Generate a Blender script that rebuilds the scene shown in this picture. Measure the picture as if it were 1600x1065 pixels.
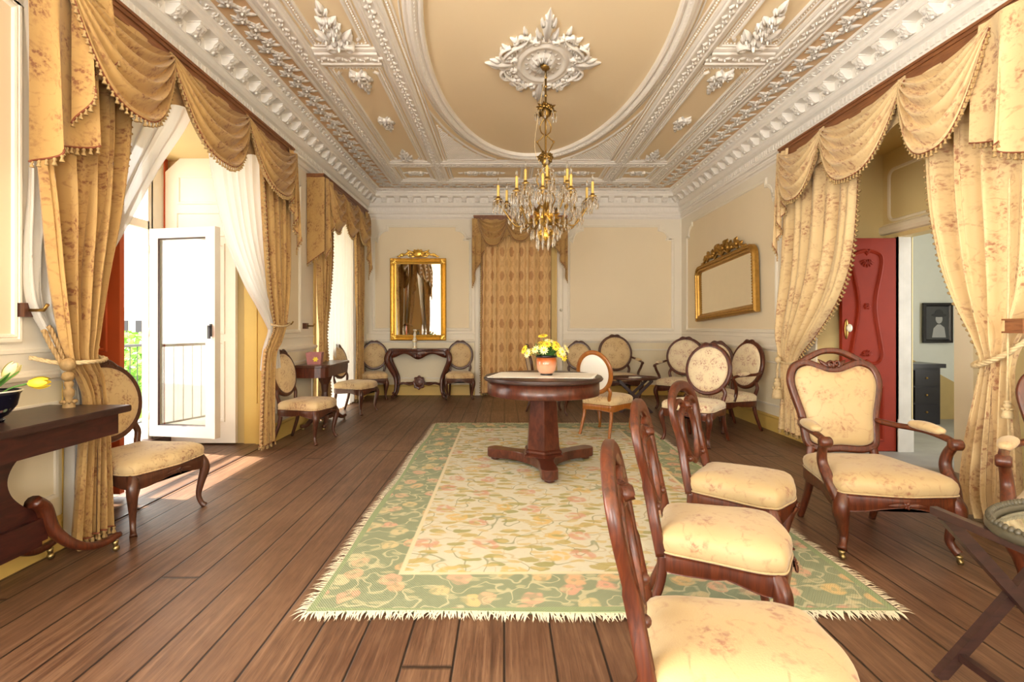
import bpy, math, random
from mathutils import Vector, Matrix
PI = math.pi
for _o in list(bpy.data.objects): bpy.data.objects.remove(_o)
SC = bpy.context.scene
COL = SC.collection
RND = random.Random(7)

# ------------------------------------------------------------------ camera, sky, light, exposure
XL, XR, YB, YF, HC, EYE = -2.44, 3.13, 9.04, -3.2, 3.58, 1.22
cam = bpy.data.objects.new('camera', bpy.data.cameras.new('camera'))
COL.objects.link(cam)
cam.location = (0, 0, EYE); cam.rotation_euler = (PI/2, 0, 0)
cam.data.sensor_width = 36; cam.data.lens = 18.0
cam.data.shift_x = 12/1600; cam.data.shift_y = -23.5/1600
cam.data.clip_start = 0.05; cam.data.clip_end = 300
SC.camera = cam
SC.view_settings.view_transform = 'Standard'; SC.view_settings.look = 'None'
SC.view_settings.gamma = 1; SC.view_settings.use_curve_mapping = False
SC.view_settings.exposure = 1.14
SC.cycles.max_bounces = 10; SC.cycles.diffuse_bounces = 6; SC.cycles.glossy_bounces = 4
SC.cycles.transmission_bounces = 8; SC.cycles.transparent_max_bounces = 12
SC.cycles.sample_clamp_indirect = 6
SC.cycles.use_denoising = True
SC.cycles.caustics_reflective = False; SC.cycles.caustics_refractive = False
W = bpy.data.worlds.new('sky'); SC.world = W; W.use_nodes = True
wn = W.node_tree.nodes; wl = W.node_tree.links
bg = wn['Background']
tc = wn.new('ShaderNodeTexCoord'); sp = wn.new('ShaderNodeSeparateXYZ'); cr = wn.new('ShaderNodeValToRGB')
wl.new(tc.outputs['Generated'], sp.inputs[0]); wl.new(sp.outputs['Z'], cr.inputs[0]); wl.new(cr.outputs[0], bg.inputs[0])
cr.color_ramp.elements[0].color = (1, .93, .80, 1); cr.color_ramp.elements[1].color = (.86, .93, 1, 1)
cr.color_ramp.elements[1].position = .9
bg.inputs[1].default_value = 2.7
def area(name, loc, rot, sx, sy, power=None, color=(1, 1, 1), portal=False):
    L = bpy.data.lights.new(name, 'AREA'); L.shape = 'RECTANGLE'; L.size = sx; L.size_y = sy
    o = bpy.data.objects.new(name, L); COL.objects.link(o); o.location = loc; o.rotation_euler = rot
    if portal: L.cycles.is_portal = True
    else: L.energy = power; L.color = color
    return o
# added fill lamps at invented openings behind the camera, tilted up to brighten the ceiling
area('fill_light', (-3.35, 0.3, 1.6), (0, -PI/2-.7, 0), 2.6, 2.0, 105, (1, .97, .92))
area('fill_light', (-3.35, -1.95, 1.6), (0, -PI/2-.7, 0), 2.6, 1.3, 105, (1, .97, .92))
area('fill_light', (-1.1, YF-.18, 1.6), (PI/2+.7, 0, 0), 1.4, 2.5, 95, (1, .97, .93))
area('fill_light', (1.8, YF-.18, 1.6), (PI/2+.7, 0, 0), 1.4, 2.5, 60, (1, .97, .93))
area('fill_light', (6.62, 3.2, 1.6), (0, PI/2, 0), 2.0, 1.6, 45, (.95, .98, 1))  # added fill lamp that brightens the next room
# sky portals at the windows of the left wall
area('window_daylight', (-3.62, 4.45, 1.55), (0, -PI/2, 0), 2.9, 1.75, portal=True)
area('window_daylight', (-3.62, 7.35, 1.55), (0, -PI/2, 0), 2.9, 1.3, portal=True)
sun = bpy.data.objects.new('sun', bpy.data.lights.new('sun', 'SUN')); COL.objects.link(sun)
sun.data.energy = 9; sun.data.angle = .02; sun.data.color = (1, .9, .72)
sun.rotation_euler = Vector((-.40, .06, .92)).to_track_quat('Z', 'Y').to_euler()

# ------------------------------------------------------------------ small node language
def newmat(name):
    m = bpy.data.materials.new(name); m.use_nodes = True
    nt = m.node_tree; b = nt.nodes['Principled BSDF']
    return m, nt, b
def N(nt, typ, **kw):
    n = nt.nodes.new('ShaderNode'+typ)
    for k, v in kw.items():
        if k.startswith('i_'):
            key = k[2:].replace('_', ' ')
            key = int(key) if key.isdigit() else key
            if hasattr(v, 'is_output') or isinstance(v, bpy.types.NodeSocket): nt.links.new(v, n.inputs[key])
            else: n.inputs[key].default_value = v
        else: setattr(n, k, v)
    return n
def math_(nt, op, a, b=0.0, c=None, clamp=False):
    n = nt.nodes.new('ShaderNodeMath'); n.operation = op; n.use_clamp = clamp
    for i, v in enumerate((a, b, c)):
        if v is None: continue
        if isinstance(v, bpy.types.NodeSocket): nt.links.new(v, n.inputs[i])
        else: n.inputs[i].default_value = v
    return n.outputs[0]
def mixc(nt, f, a, b, blend='MIX'):
    n = nt.nodes.new('ShaderNodeMix'); n.data_type = 'RGBA'; n.blend_type = blend
    for i, v in ((0, f), (6, a), (7, b)):
        if isinstance(v, bpy.types.NodeSocket): nt.links.new(v, n.inputs[i])
        elif i == 0: n.inputs[0].default_value = v
        else: n.inputs[i].default_value = (v[0], v[1], v[2], 1)
    return n.outputs[2]
def ramp(nt, fac, stops, interp='LINEAR'):
    n = nt.nodes.new('ShaderNodeValToRGB'); n.color_ramp.interpolation = interp
    e = n.color_ramp.elements
    while len(e) < len(stops): e.new(.5)
    for q, (p, c) in zip(e, stops):
        q.position = p; q.color = (c, c, c, 1) if isinstance(c, (int, float)) else (c[0], c[1], c[2], 1)
    nt.links.new(fac, n.inputs[0]); return n.outputs[0]
def coord(nt, kind='Object', scale=(1, 1, 1), rot=(0, 0, 0), loc=(0, 0, 0)):
    t = nt.nodes.new('ShaderNodeTexCoord'); mp = nt.nodes.new('ShaderNodeMapping')
    mp.inputs['Scale'].default_value = scale; mp.inputs['Rotation'].default_value = rot; mp.inputs['Location'].default_value = loc
    nt.links.new(t.outputs[kind], mp.inputs[0]); return mp.outputs[0]
def noise(nt, vec, scale, detail=3, rough=.5, out='Fac', dist=0):
    n = N(nt, 'TexNoise', i_Scale=scale, i_Detail=detail, i_Roughness=rough, i_Distortion=dist)
    nt.links.new(vec, n.inputs['Vector']); return n.outputs[out]
def voro(nt, vec, scale, feature='F1', out='Distance', rnd=1.0):
    n = N(nt, 'TexVoronoi', feature=feature, i_Scale=scale); n.inputs['Randomness'].default_value = rnd
    nt.links.new(vec, n.inputs['Vector']); return n.outputs[out]
def bump(nt, b, h, strength=.3, dist=.01):
    n = N(nt, 'Bump', i_Strength=strength, i_Distance=dist); nt.links.new(h, n.inputs['Height'])
    nt.links.new(n.outputs[0], b.inputs['Normal'])
def setc(nt, b, v, key='Base Color'):
    if isinstance(v, bpy.types.NodeSocket): nt.links.new(v, b.inputs[key])
    elif key == 'Base Color': b.inputs[key].default_value = (v[0], v[1], v[2], 1)
    else: b.inputs[key].default_value = v
def plain(name, c, rough=.5, metal=0.0, var=.08, scale=8, bmp=0.0, bscale=60, **kw):
    m, nt, b = newmat(name)
    v = coord(nt)
    n = noise(nt, v, scale, 4)
    lo = [x*(1-var) for x in c]; hi = [min(1, x*(1+var)) for x in c]
    setc(nt, b, mixc(nt, n, lo, hi)); b.inputs['Roughness'].default_value = rough; b.inputs['Metallic'].default_value = metal
    if bmp: bump(nt, b, noise(nt, v, bscale, 3), bmp, .004)
    for k, x in kw.items(): b.inputs[k.replace('_', ' ')].default_value = x
    return m
def wood(name, dark, light, rough=.33, stretch=(14, 14, 1.6), coat=.12, sc=3):
    m, nt, b = newmat(name)
    v = coord(nt, scale=stretch)
    n = noise(nt, v, sc, 5, .6, dist=1.2); w = noise(nt, coord(nt), 5, 2)
    c = ramp(nt, n, [(.3, dark), (.52, [(a+b_)/2 for a, b_ in zip(dark, light)]), (.75, light)])
    setc(nt, b, mixc(nt, math_(nt, 'MULTIPLY', w, .35), c, dark))
    b.inputs['Roughness'].default_value = rough; b.inputs['Coat Weight'].default_value = coat; b.inputs['Coat Roughness'].default_value = .15
    bump(nt, b, n, .08, .002); return m

M = {}
M['wall'] = plain('wall_paint', (.84, .79, .68), .6, var=.03, scale=2, bmp=.05)
M['panel'] = plain('panel_paint', (.85, .735, .53), .65, var=.03, scale=2, bmp=.04)
M['dado'] = plain('dado_paint', (.83, .75, .56), .6, var=.05, scale=2)
M['white'] = plain('white_moulding', (.86, .81, .70), .5, var=.03)
M['plaster'] = plain('white_plaster', (.86, .83, .78), .55, var=.05, scale=20)
M['ceil'] = plain('ceiling_paint', (.87, .72, .49), .7, var=.03, scale=1.2)
M['peach'] = plain('peach_band', (.78, .55, .33), .7, var=.05, scale=3)
M['ochre'] = plain('ochre_paint', (.68, .47, .13), .45, var=.08, scale=4)
M['reveal'] = plain('reveal_paint', (.72, .58, .28), .55, var=.06, scale=3)
M['mahog'] = wood('mahogany', (.035, .008, .004), (.17, .038, .011))
M['walnut'] = wood('walnut_dark', (.045, .016, .009), (.14, .048, .022), .32)
M['orangewood'] = wood('orange_wood', (.26, .075, .011), (.48, .18, .026), .3)
M['darkwood'] = wood('near_black_wood', (.022, .010, .009), (.065, .026, .02), .38, stretch=(3, 3, 12))
M['tablewood'] = wood('table_mahogany', (.04, .010, .006), (.14, .036, .017), .28, stretch=(6, 6, 3))
M['boxwood'] = wood('pelmet_wood', (.16, .055, .02), (.36, .15, .055), .45, stretch=(8, 1.2, 12))
M['reddoor'] = plain('red_door_paint', (.24, .020, .004), .6, var=.15, scale=6, Specular_IOR_Level=.25)
M['redout'] = plain('red_shutter_paint', (.55, .10, .03), .4, var=.1, scale=4)
M['gilt'] = plain('gilt', (.80, .50, .10), .32, metal=.85, var=.25, scale=30, bmp=.25, bscale=90)
M['oldgilt'] = plain('old_gilt', (.46, .26, .06), .38, metal=.8, var=.35, scale=25, bmp=.2)
M['brass'] = plain('antique_brass', (.33, .20, .055), .35, metal=.9, var=.3, scale=40)
M['mirror'] = plain('mirror_glass', (.86, .85, .80), .02, metal=1, var=.02)
M['black'] = plain('black_lacquer', (.012, .010, .012), .25, var=.2)
M['candle'] = plain('candle_wax', (.70, .48, .12), .45, var=.15, scale=30)
M['iron'] = plain('iron', (.06, .06, .065), .5, metal=.6)
M['whitecloth'] = plain('white_backing_cloth', (.87, .85, .79), .8, var=.04, bmp=.1, bscale=300)
M['pvc'] = plain('white_frame_paint', (.80, .77, .68), .35, var=.03)
M['rope'] = plain('cream_rope', (.62, .48, .27), .7, var=.3, scale=60)
M['trimred'] = plain('red_brown_cord', (.22, .06, .025), .6, var=.3, scale=80)
M['tassel'] = plain('fringe_tassel', (.44, .30, .13), .75, var=.4, scale=50)
M['darkrope'] = plain('brown_rope', (.38, .25, .11), .7, var=.4, scale=60)
M['consolewood'] = wood('console_dark_red', (.022, .006, .005), (.085, .02, .014), .35, stretch=(5, 2, 9))
M['marble'] = plain('grey_marble', (.55, .52, .47), .4, var=.2, scale=7)
M['nextwall'] = plain('grey_white_wall', (.56, .57, .53), .7, var=.04)
M['nextdado'] = plain('ochre_dado', (.42, .30, .12), .6, var=.1)
M['stone'] = plain('grey_stone', (.30, .29, .26), .55, var=.25, scale=5)
M['leaf'] = plain('leaf_green', (.10, .26, .05), .5, var=.4, scale=30)
M['petal'] = plain('yellow_petal', (.90, .70, .05), .5, var=.15, scale=30)
M['petalpale'] = plain('pale_petal', (.86, .80, .42), .5, var=.12, scale=30)
M['flowercore'] = plain('flower_core', (.50, .26, .03), .7, var=.3, scale=60)
M['casterm'] = plain('caster_brass', (.40, .30, .13), .3, metal=.9)
M['porcelain'] = plain('porcelain', (.80, .78, .66), .2, var=.1, scale=40)
M['outwall'] = plain('pale_ochre_building', (.80, .70, .55), .8, var=.05)  # even pale ochre wall colour
M['outground'] = plain('outdoor_ground', (.35, .33, .28), .9, var=.2, scale=.5)
M['treeleaf'] = plain('tree_leaves', (.22, .42, .06), .5, var=.5, scale=3)
M['hole'] = plain('black_socket', (.02, .018, .016), .7)

def fabric(name, base, dark, base2, kind='UV', sc=1.0, fl=.30, rough=.75, streak=.25):
    """floral woven cloth: sprays of dark blossoms joined by thin curling stems on a lighter ground"""
    m, nt, b = newmat(name)
    v = coord(nt, kind, scale=(sc, sc, sc))
    wob = N(nt, 'VectorMath', operation='MULTIPLY_ADD'); nn = noise(nt, v, 14, 3, .6, out='Color')
    nt.links.new(nn, wob.inputs[0]); wob.inputs[1].default_value = (.09, .09, .09); nt.links.new(v, wob.inputs[2])
    v2 = wob.outputs[0]
    spray = ramp(nt, voro(nt, v2, 4.5), [(fl*.5, 1), (fl, 0)])
    petals = ramp(nt, voro(nt, v2, 30), [(.30, 1), (.60, .15)])
    blot = ramp(nt, noise(nt, v, 26, 4, .65), [(.40, 0), (.53, 1)])
    flower = math_(nt, 'MULTIPLY', spray, math_(nt, 'MULTIPLY', petals, blot))
    edge = math_(nt, 'ABSOLUTE', math_(nt, 'SUBTRACT', noise(nt, v, 7, 1), .5))
    vine = math_(nt, 'MULTIPLY', ramp(nt, edge, [(.008, 1), (.03, 0)]), ramp(nt, noise(nt, v, 22, 4, .7), [(.44, 0), (.60, 1)]))
    mask = math_(nt, 'MAXIMUM', math_(nt, 'MULTIPLY', flower, .85), math_(nt, 'MULTIPLY', vine, .38), clamp=True)
    ground = mixc(nt, noise(nt, v, 2.2, 4), base, base2)
    setc(nt, b, mixc(nt, mask, ground, dark)); b.inputs['Roughness'].default_value = rough
    b.inputs['Sheen Weight'].default_value = streak
    h = math_(nt, 'ADD', noise(nt, v, 160, 2), math_(nt, 'MULTIPLY', mask, .8))
    bump(nt, b, h, .25, .0025); return m
M['gold'] = fabric('floral_drape_shaded', (.46, .28, .09), (.20, .06, .022), (.58, .37, .14), sc=1.25, fl=.6)  # darker, backlit tone of the one curtain cloth, put into its colour
M['drape'] = fabric('floral_drape_lit', (.68, .49, .24), (.34, .13, .07), (.76, .60, .34), sc=1.15, fl=.62)  # same cloth as lit from the windows opposite, light put into the colour
M['uph'] = fabric('floral_upholstery', (.60, .43, .20), (.27, .09, .05), (.74, .58, .33), kind='Object', sc=1.9, fl=.6, rough=.6)
M['uphpale'] = fabric('pale_floral_upholstery', (.78, .66, .42), (.36, .10, .08), (.82, .72, .52), kind='Object', sc=2.1, fl=.6, rough=.6)
M['uphgold'] = fabric('worn_gold_upholstery', (.42, .29, .125), (.26, .10, .05), (.54, .42, .24), kind='Object', sc=1.4, fl=.45, rough=.55)
def ogee():
    m, nt, b = newmat('medallion_drape')
    v = coord(nt, 'UV'); s = N(nt, 'SeparateXYZ'); nt.links.new(v, s.inputs[0])
    wx = math_(nt, 'MULTIPLY', s.outputs[0], 2*PI/.30); wy = math_(nt, 'MULTIPLY', s.outputs[1], 2*PI/.42)
    a = math_(nt, 'ADD', math_(nt, 'COSINE', wx), math_(nt, 'MULTIPLY', math_(nt, 'COSINE', wy), 1.0))
    n = noise(nt, v, 26, 4); a = math_(nt, 'ADD', a, math_(nt, 'MULTIPLY', math_(nt, 'SUBTRACT', n, .5), 1.5))
    blob = ramp(nt, math_(nt, 'MULTIPLY', a, .5), [(.62, 0), (.72, 1)])
    band = math_(nt, 'ABSOLUTE', a); line = ramp(nt, band, [(.10, 1), (.22, 0)])
    blob2 = ramp(nt, math_(nt, 'MULTIPLY', a, -.5), [(.66, 0), (.78, 1)])
    mask = math_(nt, 'MAXIMUM', math_(nt, 'MULTIPLY', blob, .65), math_(nt, 'MAXIMUM', math_(nt, 'MULTIPLY', line, .3), math_(nt, 'MULTIPLY', blob2, .32)))
    setc(nt, b, mixc(nt, mask, (.72, .48, .22), (.36, .15, .045))); b.inputs['Roughness'].default_value = .65
    bump(nt, b, noise(nt, v, 200, 2), .2, .002); return m
M['ogee'] = ogee()
def sheer():
    m, nt, b = newmat('white_voile'); nt.nodes.remove(b)
    out = nt.nodes['Material Output']
    d = N(nt, 'BsdfDiffuse', i_Color=(.88, .87, .84, 1)); t = N(nt, 'BsdfTranslucent', i_Color=(.88, .87, .84, 1)); tr = N(nt, 'BsdfTransparent')
    a = N(nt, 'MixShader', i_Fac=.5); nt.links.new(d.outputs[0], a.inputs[1]); nt.links.new(t.outputs[0], a.inputs[2])
    v = coord(nt, 'UV', scale=(500, 500, 500)); n = noise(nt, v, 1, 1)
    f = N(nt, 'MixShader'); nt.links.new(math_(nt, 'MULTIPLY_ADD', n, .12, .03), f.inputs[0])
    nt.links.new(a.outputs[0], f.inputs[1]); nt.links.new(tr.outputs[0], f.inputs[2]); nt.links.new(f.outputs[0], out.inputs[0]); return m
M['sheer'] = sheer()
def glass(name, c=(1, 1, 1), rough=.0, ior=1.45):
    m, nt, b = newmat(name); setc(nt, b, c); b.inputs['Transmission Weight'].default_value = 1
    b.inputs['Roughness'].default_value = rough; b.inputs['IOR'].default_value = ior; return m
M['crystal'] = glass('crystal', (.98, .97, .94), .02, 1.5)
M['bulb'] = glass('clear_bulb', (1, 1, .98), 0, 1.3)
def pane():
    m, nt, b = newmat('window_pane'); nt.nodes.remove(b); out = nt.nodes['Material Output']
    g = N(nt, 'BsdfGlossy', i_Roughness=.02); t = N(nt, 'BsdfTransparent', i_Color=(.95, .96, .93, 1)); lw = N(nt, 'LayerWeight', i_Blend=.35)
    f = N(nt, 'MixShader'); nt.links.new(math_(nt, 'MULTIPLY_ADD', lw.outputs['Fresnel'], .5, .01), f.inputs[0])
    nt.links.new(t.outputs[0], f.inputs[1]); nt.links.new(g.outputs[0], f.inputs[2]); nt.links.new(f.outputs[0], out.inputs[0]); return m
M['pane'] = pane()
def floor_mat():
    m, nt, b = newmat('floor_boards')
    v = coord(nt); s = N(nt, 'SeparateXYZ'); nt.links.new(v, s.inputs[0])
    bw = .185
    q = math_(nt, 'DIVIDE', s.outputs[0], bw); idx = math_(nt, 'FLOOR', q); fr = math_(nt, 'FRACT', q)
    rnd = N(nt, 'TexWhiteNoise', noise_dimensions='1D'); nt.links.new(idx, rnd.inputs['W'])
    # board ends
    yy = math_(nt, 'ADD', math_(nt, 'DIVIDE', s.outputs[1], 4.1), math_(nt, 'MULTIPLY', rnd.outputs[0], 7.3))
    yi = math_(nt, 'FLOOR', yy); yf = math_(nt, 'FRACT', yy)
    rnd2 = N(nt, 'TexWhiteNoise', noise_dimensions='2D'); cv = N(nt, 'CombineXYZ'); nt.links.new(idx, cv.inputs[0]); nt.links.new(yi, cv.inputs[1]); nt.links.new(cv.outputs[0], rnd2.inputs['Vector'])
    gx = math_(nt, 'MINIMUM', fr, math_(nt, 'SUBTRACT', 1, fr)); gapx = ramp(nt, gx, [(.012, 1), (.035, 0)])
    gy = math_(nt, 'MINIMUM', yf, math_(nt, 'SUBTRACT', 1, yf)); gapy = ramp(nt, gy, [(.0004, 1), (.0012, 0)])
    gap = math_(nt, 'MAXIMUM', gapx, gapy)
    gv = N(nt, 'CombineXYZ'); nt.links.new(math_(nt, 'ADD', math_(nt, 'MULTIPLY', s.outputs[0], 22), math_(nt, 'MULTIPLY', rnd2.outputs[0], 40)), gv.inputs[0])
    nt.links.new(math_(nt, 'MULTIPLY', s.outputs[1], 1.1), gv.inputs[1])
    g = noise(nt, gv.outputs[0], 2.0, 6, .65, dist=.8); fine = noise(nt, gv.outputs[0], 9, 3, .6)
    worn = noise(nt, v, 1.1, 4, .6)
    c = ramp(nt, g, [(.30, (.040, .018, .010)), (.5, (.120, .058, .032)), (.70, (.245, .142, .085))])
    c = mixc(nt, math_(nt, 'MULTIPLY', rnd2.outputs[0], .45), c, (.10, .045, .025))
    c = mixc(nt, math_(nt, 'MULTIPLY', ramp(nt, worn, [(.4, 0), (.7, 1)]), .35), c, (.34, .20, .12))
    c = mixc(nt, ramp(nt, fine, [(.56, 0), (.70, .55)]), c, (.06, .024, .012))
    setc(nt, b, mixc(nt, gap, c, (.012, .005, .003)))
    setc(nt, b, math_(nt, 'MULTIPLY_ADD', fine, .25, .30), 'Roughness')
    h = math_(nt, 'SUBTRACT', math_(nt, 'MULTIPLY', g, .35), math_(nt, 'MULTIPLY', gap, 1.5)); bump(nt, b, h, .5, .004); return m
M['floor'] = floor_mat()
def rug_mat(x0, x1, y0, y1):
    m, nt, b = newmat('needlepoint_rug')
    v = coord(nt); s = N(nt, 'SeparateXYZ'); nt.links.new(v, s.inputs[0])
    dx = math_(nt, 'MINIMUM', math_(nt, 'SUBTRACT', s.outputs[0], x0), math_(nt, 'SUBTRACT', x1, s.outputs[0]))
    dy = math_(nt, 'MINIMUM', math_(nt, 'SUBTRACT', s.outputs[1], y0), math_(nt, 'SUBTRACT', y1, s.outputs[1]))
    d = math_(nt, 'MINIMUM', dx, dy)
    border = math_(nt, 'LESS_THAN', d, .33)
    wob = N(nt, 'VectorMath', operation='MULTIPLY_ADD'); nt.links.new(noise(nt, v, 7, 2, .5, out='Color'), wob.inputs[0]); wob.inputs[1].default_value = (.09, .09, 0); nt.links.new(v, wob.inputs[2])
    v2 = wob.outputs[0]
    # field: vines, leaves, pink and yellow blossoms
    def vor(sc, off, feature='F1'):
        mp = N(nt, 'Mapping'); mp.inputs['Location'].default_value = off; nt.links.new(v2, mp.inputs[0])
        n = N(nt, 'TexVoronoi', feature=feature, i_Scale=sc); n.inputs['Randomness'].default_value = .8; n.voronoi_dimensions = '2D'
        nt.links.new(mp.outputs[0], n.inputs['Vector']); return n
    f = mixc(nt, noise(nt, v, 30, 2), (.62, .60, .48), (.72, .69, .57))
    ed = math_(nt, 'ABSOLUTE', math_(nt, 'SUBTRACT', noise(nt, v, 4.2, 1), .5))
    f = mixc(nt, ramp(nt, ed, [(.004, .75), (.012, 0)]), f, (.24, .27, .15))
    ed2 = math_(nt, 'ABSOLUTE', math_(nt, 'SUBTRACT', noise(nt, v2, 7, 1), .42))
    f = mixc(nt, ramp(nt, ed2, [(.006, .55), (.018, 0)]), f, (.50, .40, .20))
    stretch = N(nt, 'Mapping'); stretch.inputs['Rotation'].default_value = (0, 0, .6); stretch.inputs['Scale'].default_value = (1, 2.3, 1); nt.links.new(v2, stretch.inputs[0])
    lv = N(nt, 'TexVoronoi', i_Scale=5.5); lv.voronoi_dimensions = '2D'; nt.links.new(stretch.outputs[0], lv.inputs['Vector'])
    lc = N(nt, 'SeparateXYZ'); nt.links.new(lv.outputs['Color'], lc.inputs[0])
    leafc = mixc(nt, lc.outputs[0], (.27, .29, .09), (.52, .40, .13))
    f = mixc(nt, math_(nt, 'MULTIPLY', ramp(nt, lv.outputs['Distance'], [(.26, .85), (.32, 0)]), ramp(nt, lc.outputs[1], [(.35, 0), (.36, 1)])), f, leafc)
    stretch2 = N(nt, 'Mapping'); stretch2.inputs['Rotation'].default_value = (0, 0, -.7); stretch2.inputs['Scale'].default_value = (1, 2.2, 1); stretch2.inputs['Location'].default_value = (3, 5, 0); nt.links.new(v2, stretch2.inputs[0])
    l2 = N(nt, 'TexVoronoi', i_Scale=6.5); l2.voronoi_dimensions = '2D'; nt.links.new(stretch2.outputs[0], l2.inputs['Vector'])
    f = mixc(nt, ramp(nt, l2.outputs['Distance'], [(.20, .75), (.27, 0)]), f, (.60, .47, .20))
    fv = vor(3.4, (.15, .4, 0)); fc = N(nt, 'SeparateXYZ'); nt.links.new(fv.outputs['Color'], fc.inputs[0])
    fl = mixc(nt, math_(nt, 'GREATER_THAN', fc.outputs[0], .5), (.62, .32, .22), (.70, .48, .16))
    pr = ramp(nt, fv.outputs['Distance'], [(.05, .2), (.09, .9), (.20, .75), (.24, 0)])
    pet = ramp(nt, vor(17, (0, 0, 0)).outputs['Distance'], [(.35, 1), (.6, .25)])
    f = mixc(nt, math_(nt, 'MULTIPLY', pr, pet), f, fl)
    # border: sage green ground
    g = mixc(nt, noise(nt, v, 5, 3), (.20, .25, .155), (.31, .36, .24))
    bed = math_(nt, 'ABSOLUTE', math_(nt, 'SUBTRACT', noise(nt, v2, 7.5, 1), .5))
    g = mixc(nt, ramp(nt, bed, [(.010, .75), (.026, 0)]), g, (.62, .58, .38))
    bl = vor(6.0, (.7, .2, 0)); bc = N(nt, 'SeparateXYZ'); nt.links.new(bl.outputs['Color'], bc.inputs[0])
    blc = ramp(nt, bc.outputs[0], [(.0, (.66, .46, .30)), (.45, (.68, .36, .27)), (.7, (.70, .52, .24)), (1, (.60, .56, .36))])
    g = mixc(nt, math_(nt, 'MULTIPLY', ramp(nt, bl.outputs['Distance'], [(.06, .5), (.10, 1), (.28, .85), (.33, 0)]), ramp(nt, vor(21, (0, 0, 0)).outputs['Distance'], [(.4, 1), (.65, .4)])), g, blc)
    g = mixc(nt, ramp(nt, l2.outputs['Distance'], [(.16, .55), (.24, 0)]), g, (.60, .55, .34))
    c = mixc(nt, border, f, g)
    ln = ramp(nt, math_(nt, 'ABSOLUTE', math_(nt, 'SUBTRACT', d, .335)), [(.010, 1), (.014, 0)])
    c = mixc(nt, ln, c, (.74, .66, .46))
    c = mixc(nt, math_(nt, 'LESS_THAN', d, .03), c, (.28, .36, .20))
    # stitch grid
    br = math_(nt, 'MULTIPLY', math_(nt, 'SINE', math_(nt, 'MULTIPLY', s.outputs[0], 560)), math_(nt, 'SINE', math_(nt, 'MULTIPLY', s.outputs[1], 420)))
    setc(nt, b, mixc(nt, math_(nt, 'MULTIPLY_ADD', br, .10, .10), c, (.30, .30, .20)))
    b.inputs['Roughness'].default_value = .95; bump(nt, b, br, .3, .004); return m
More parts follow.
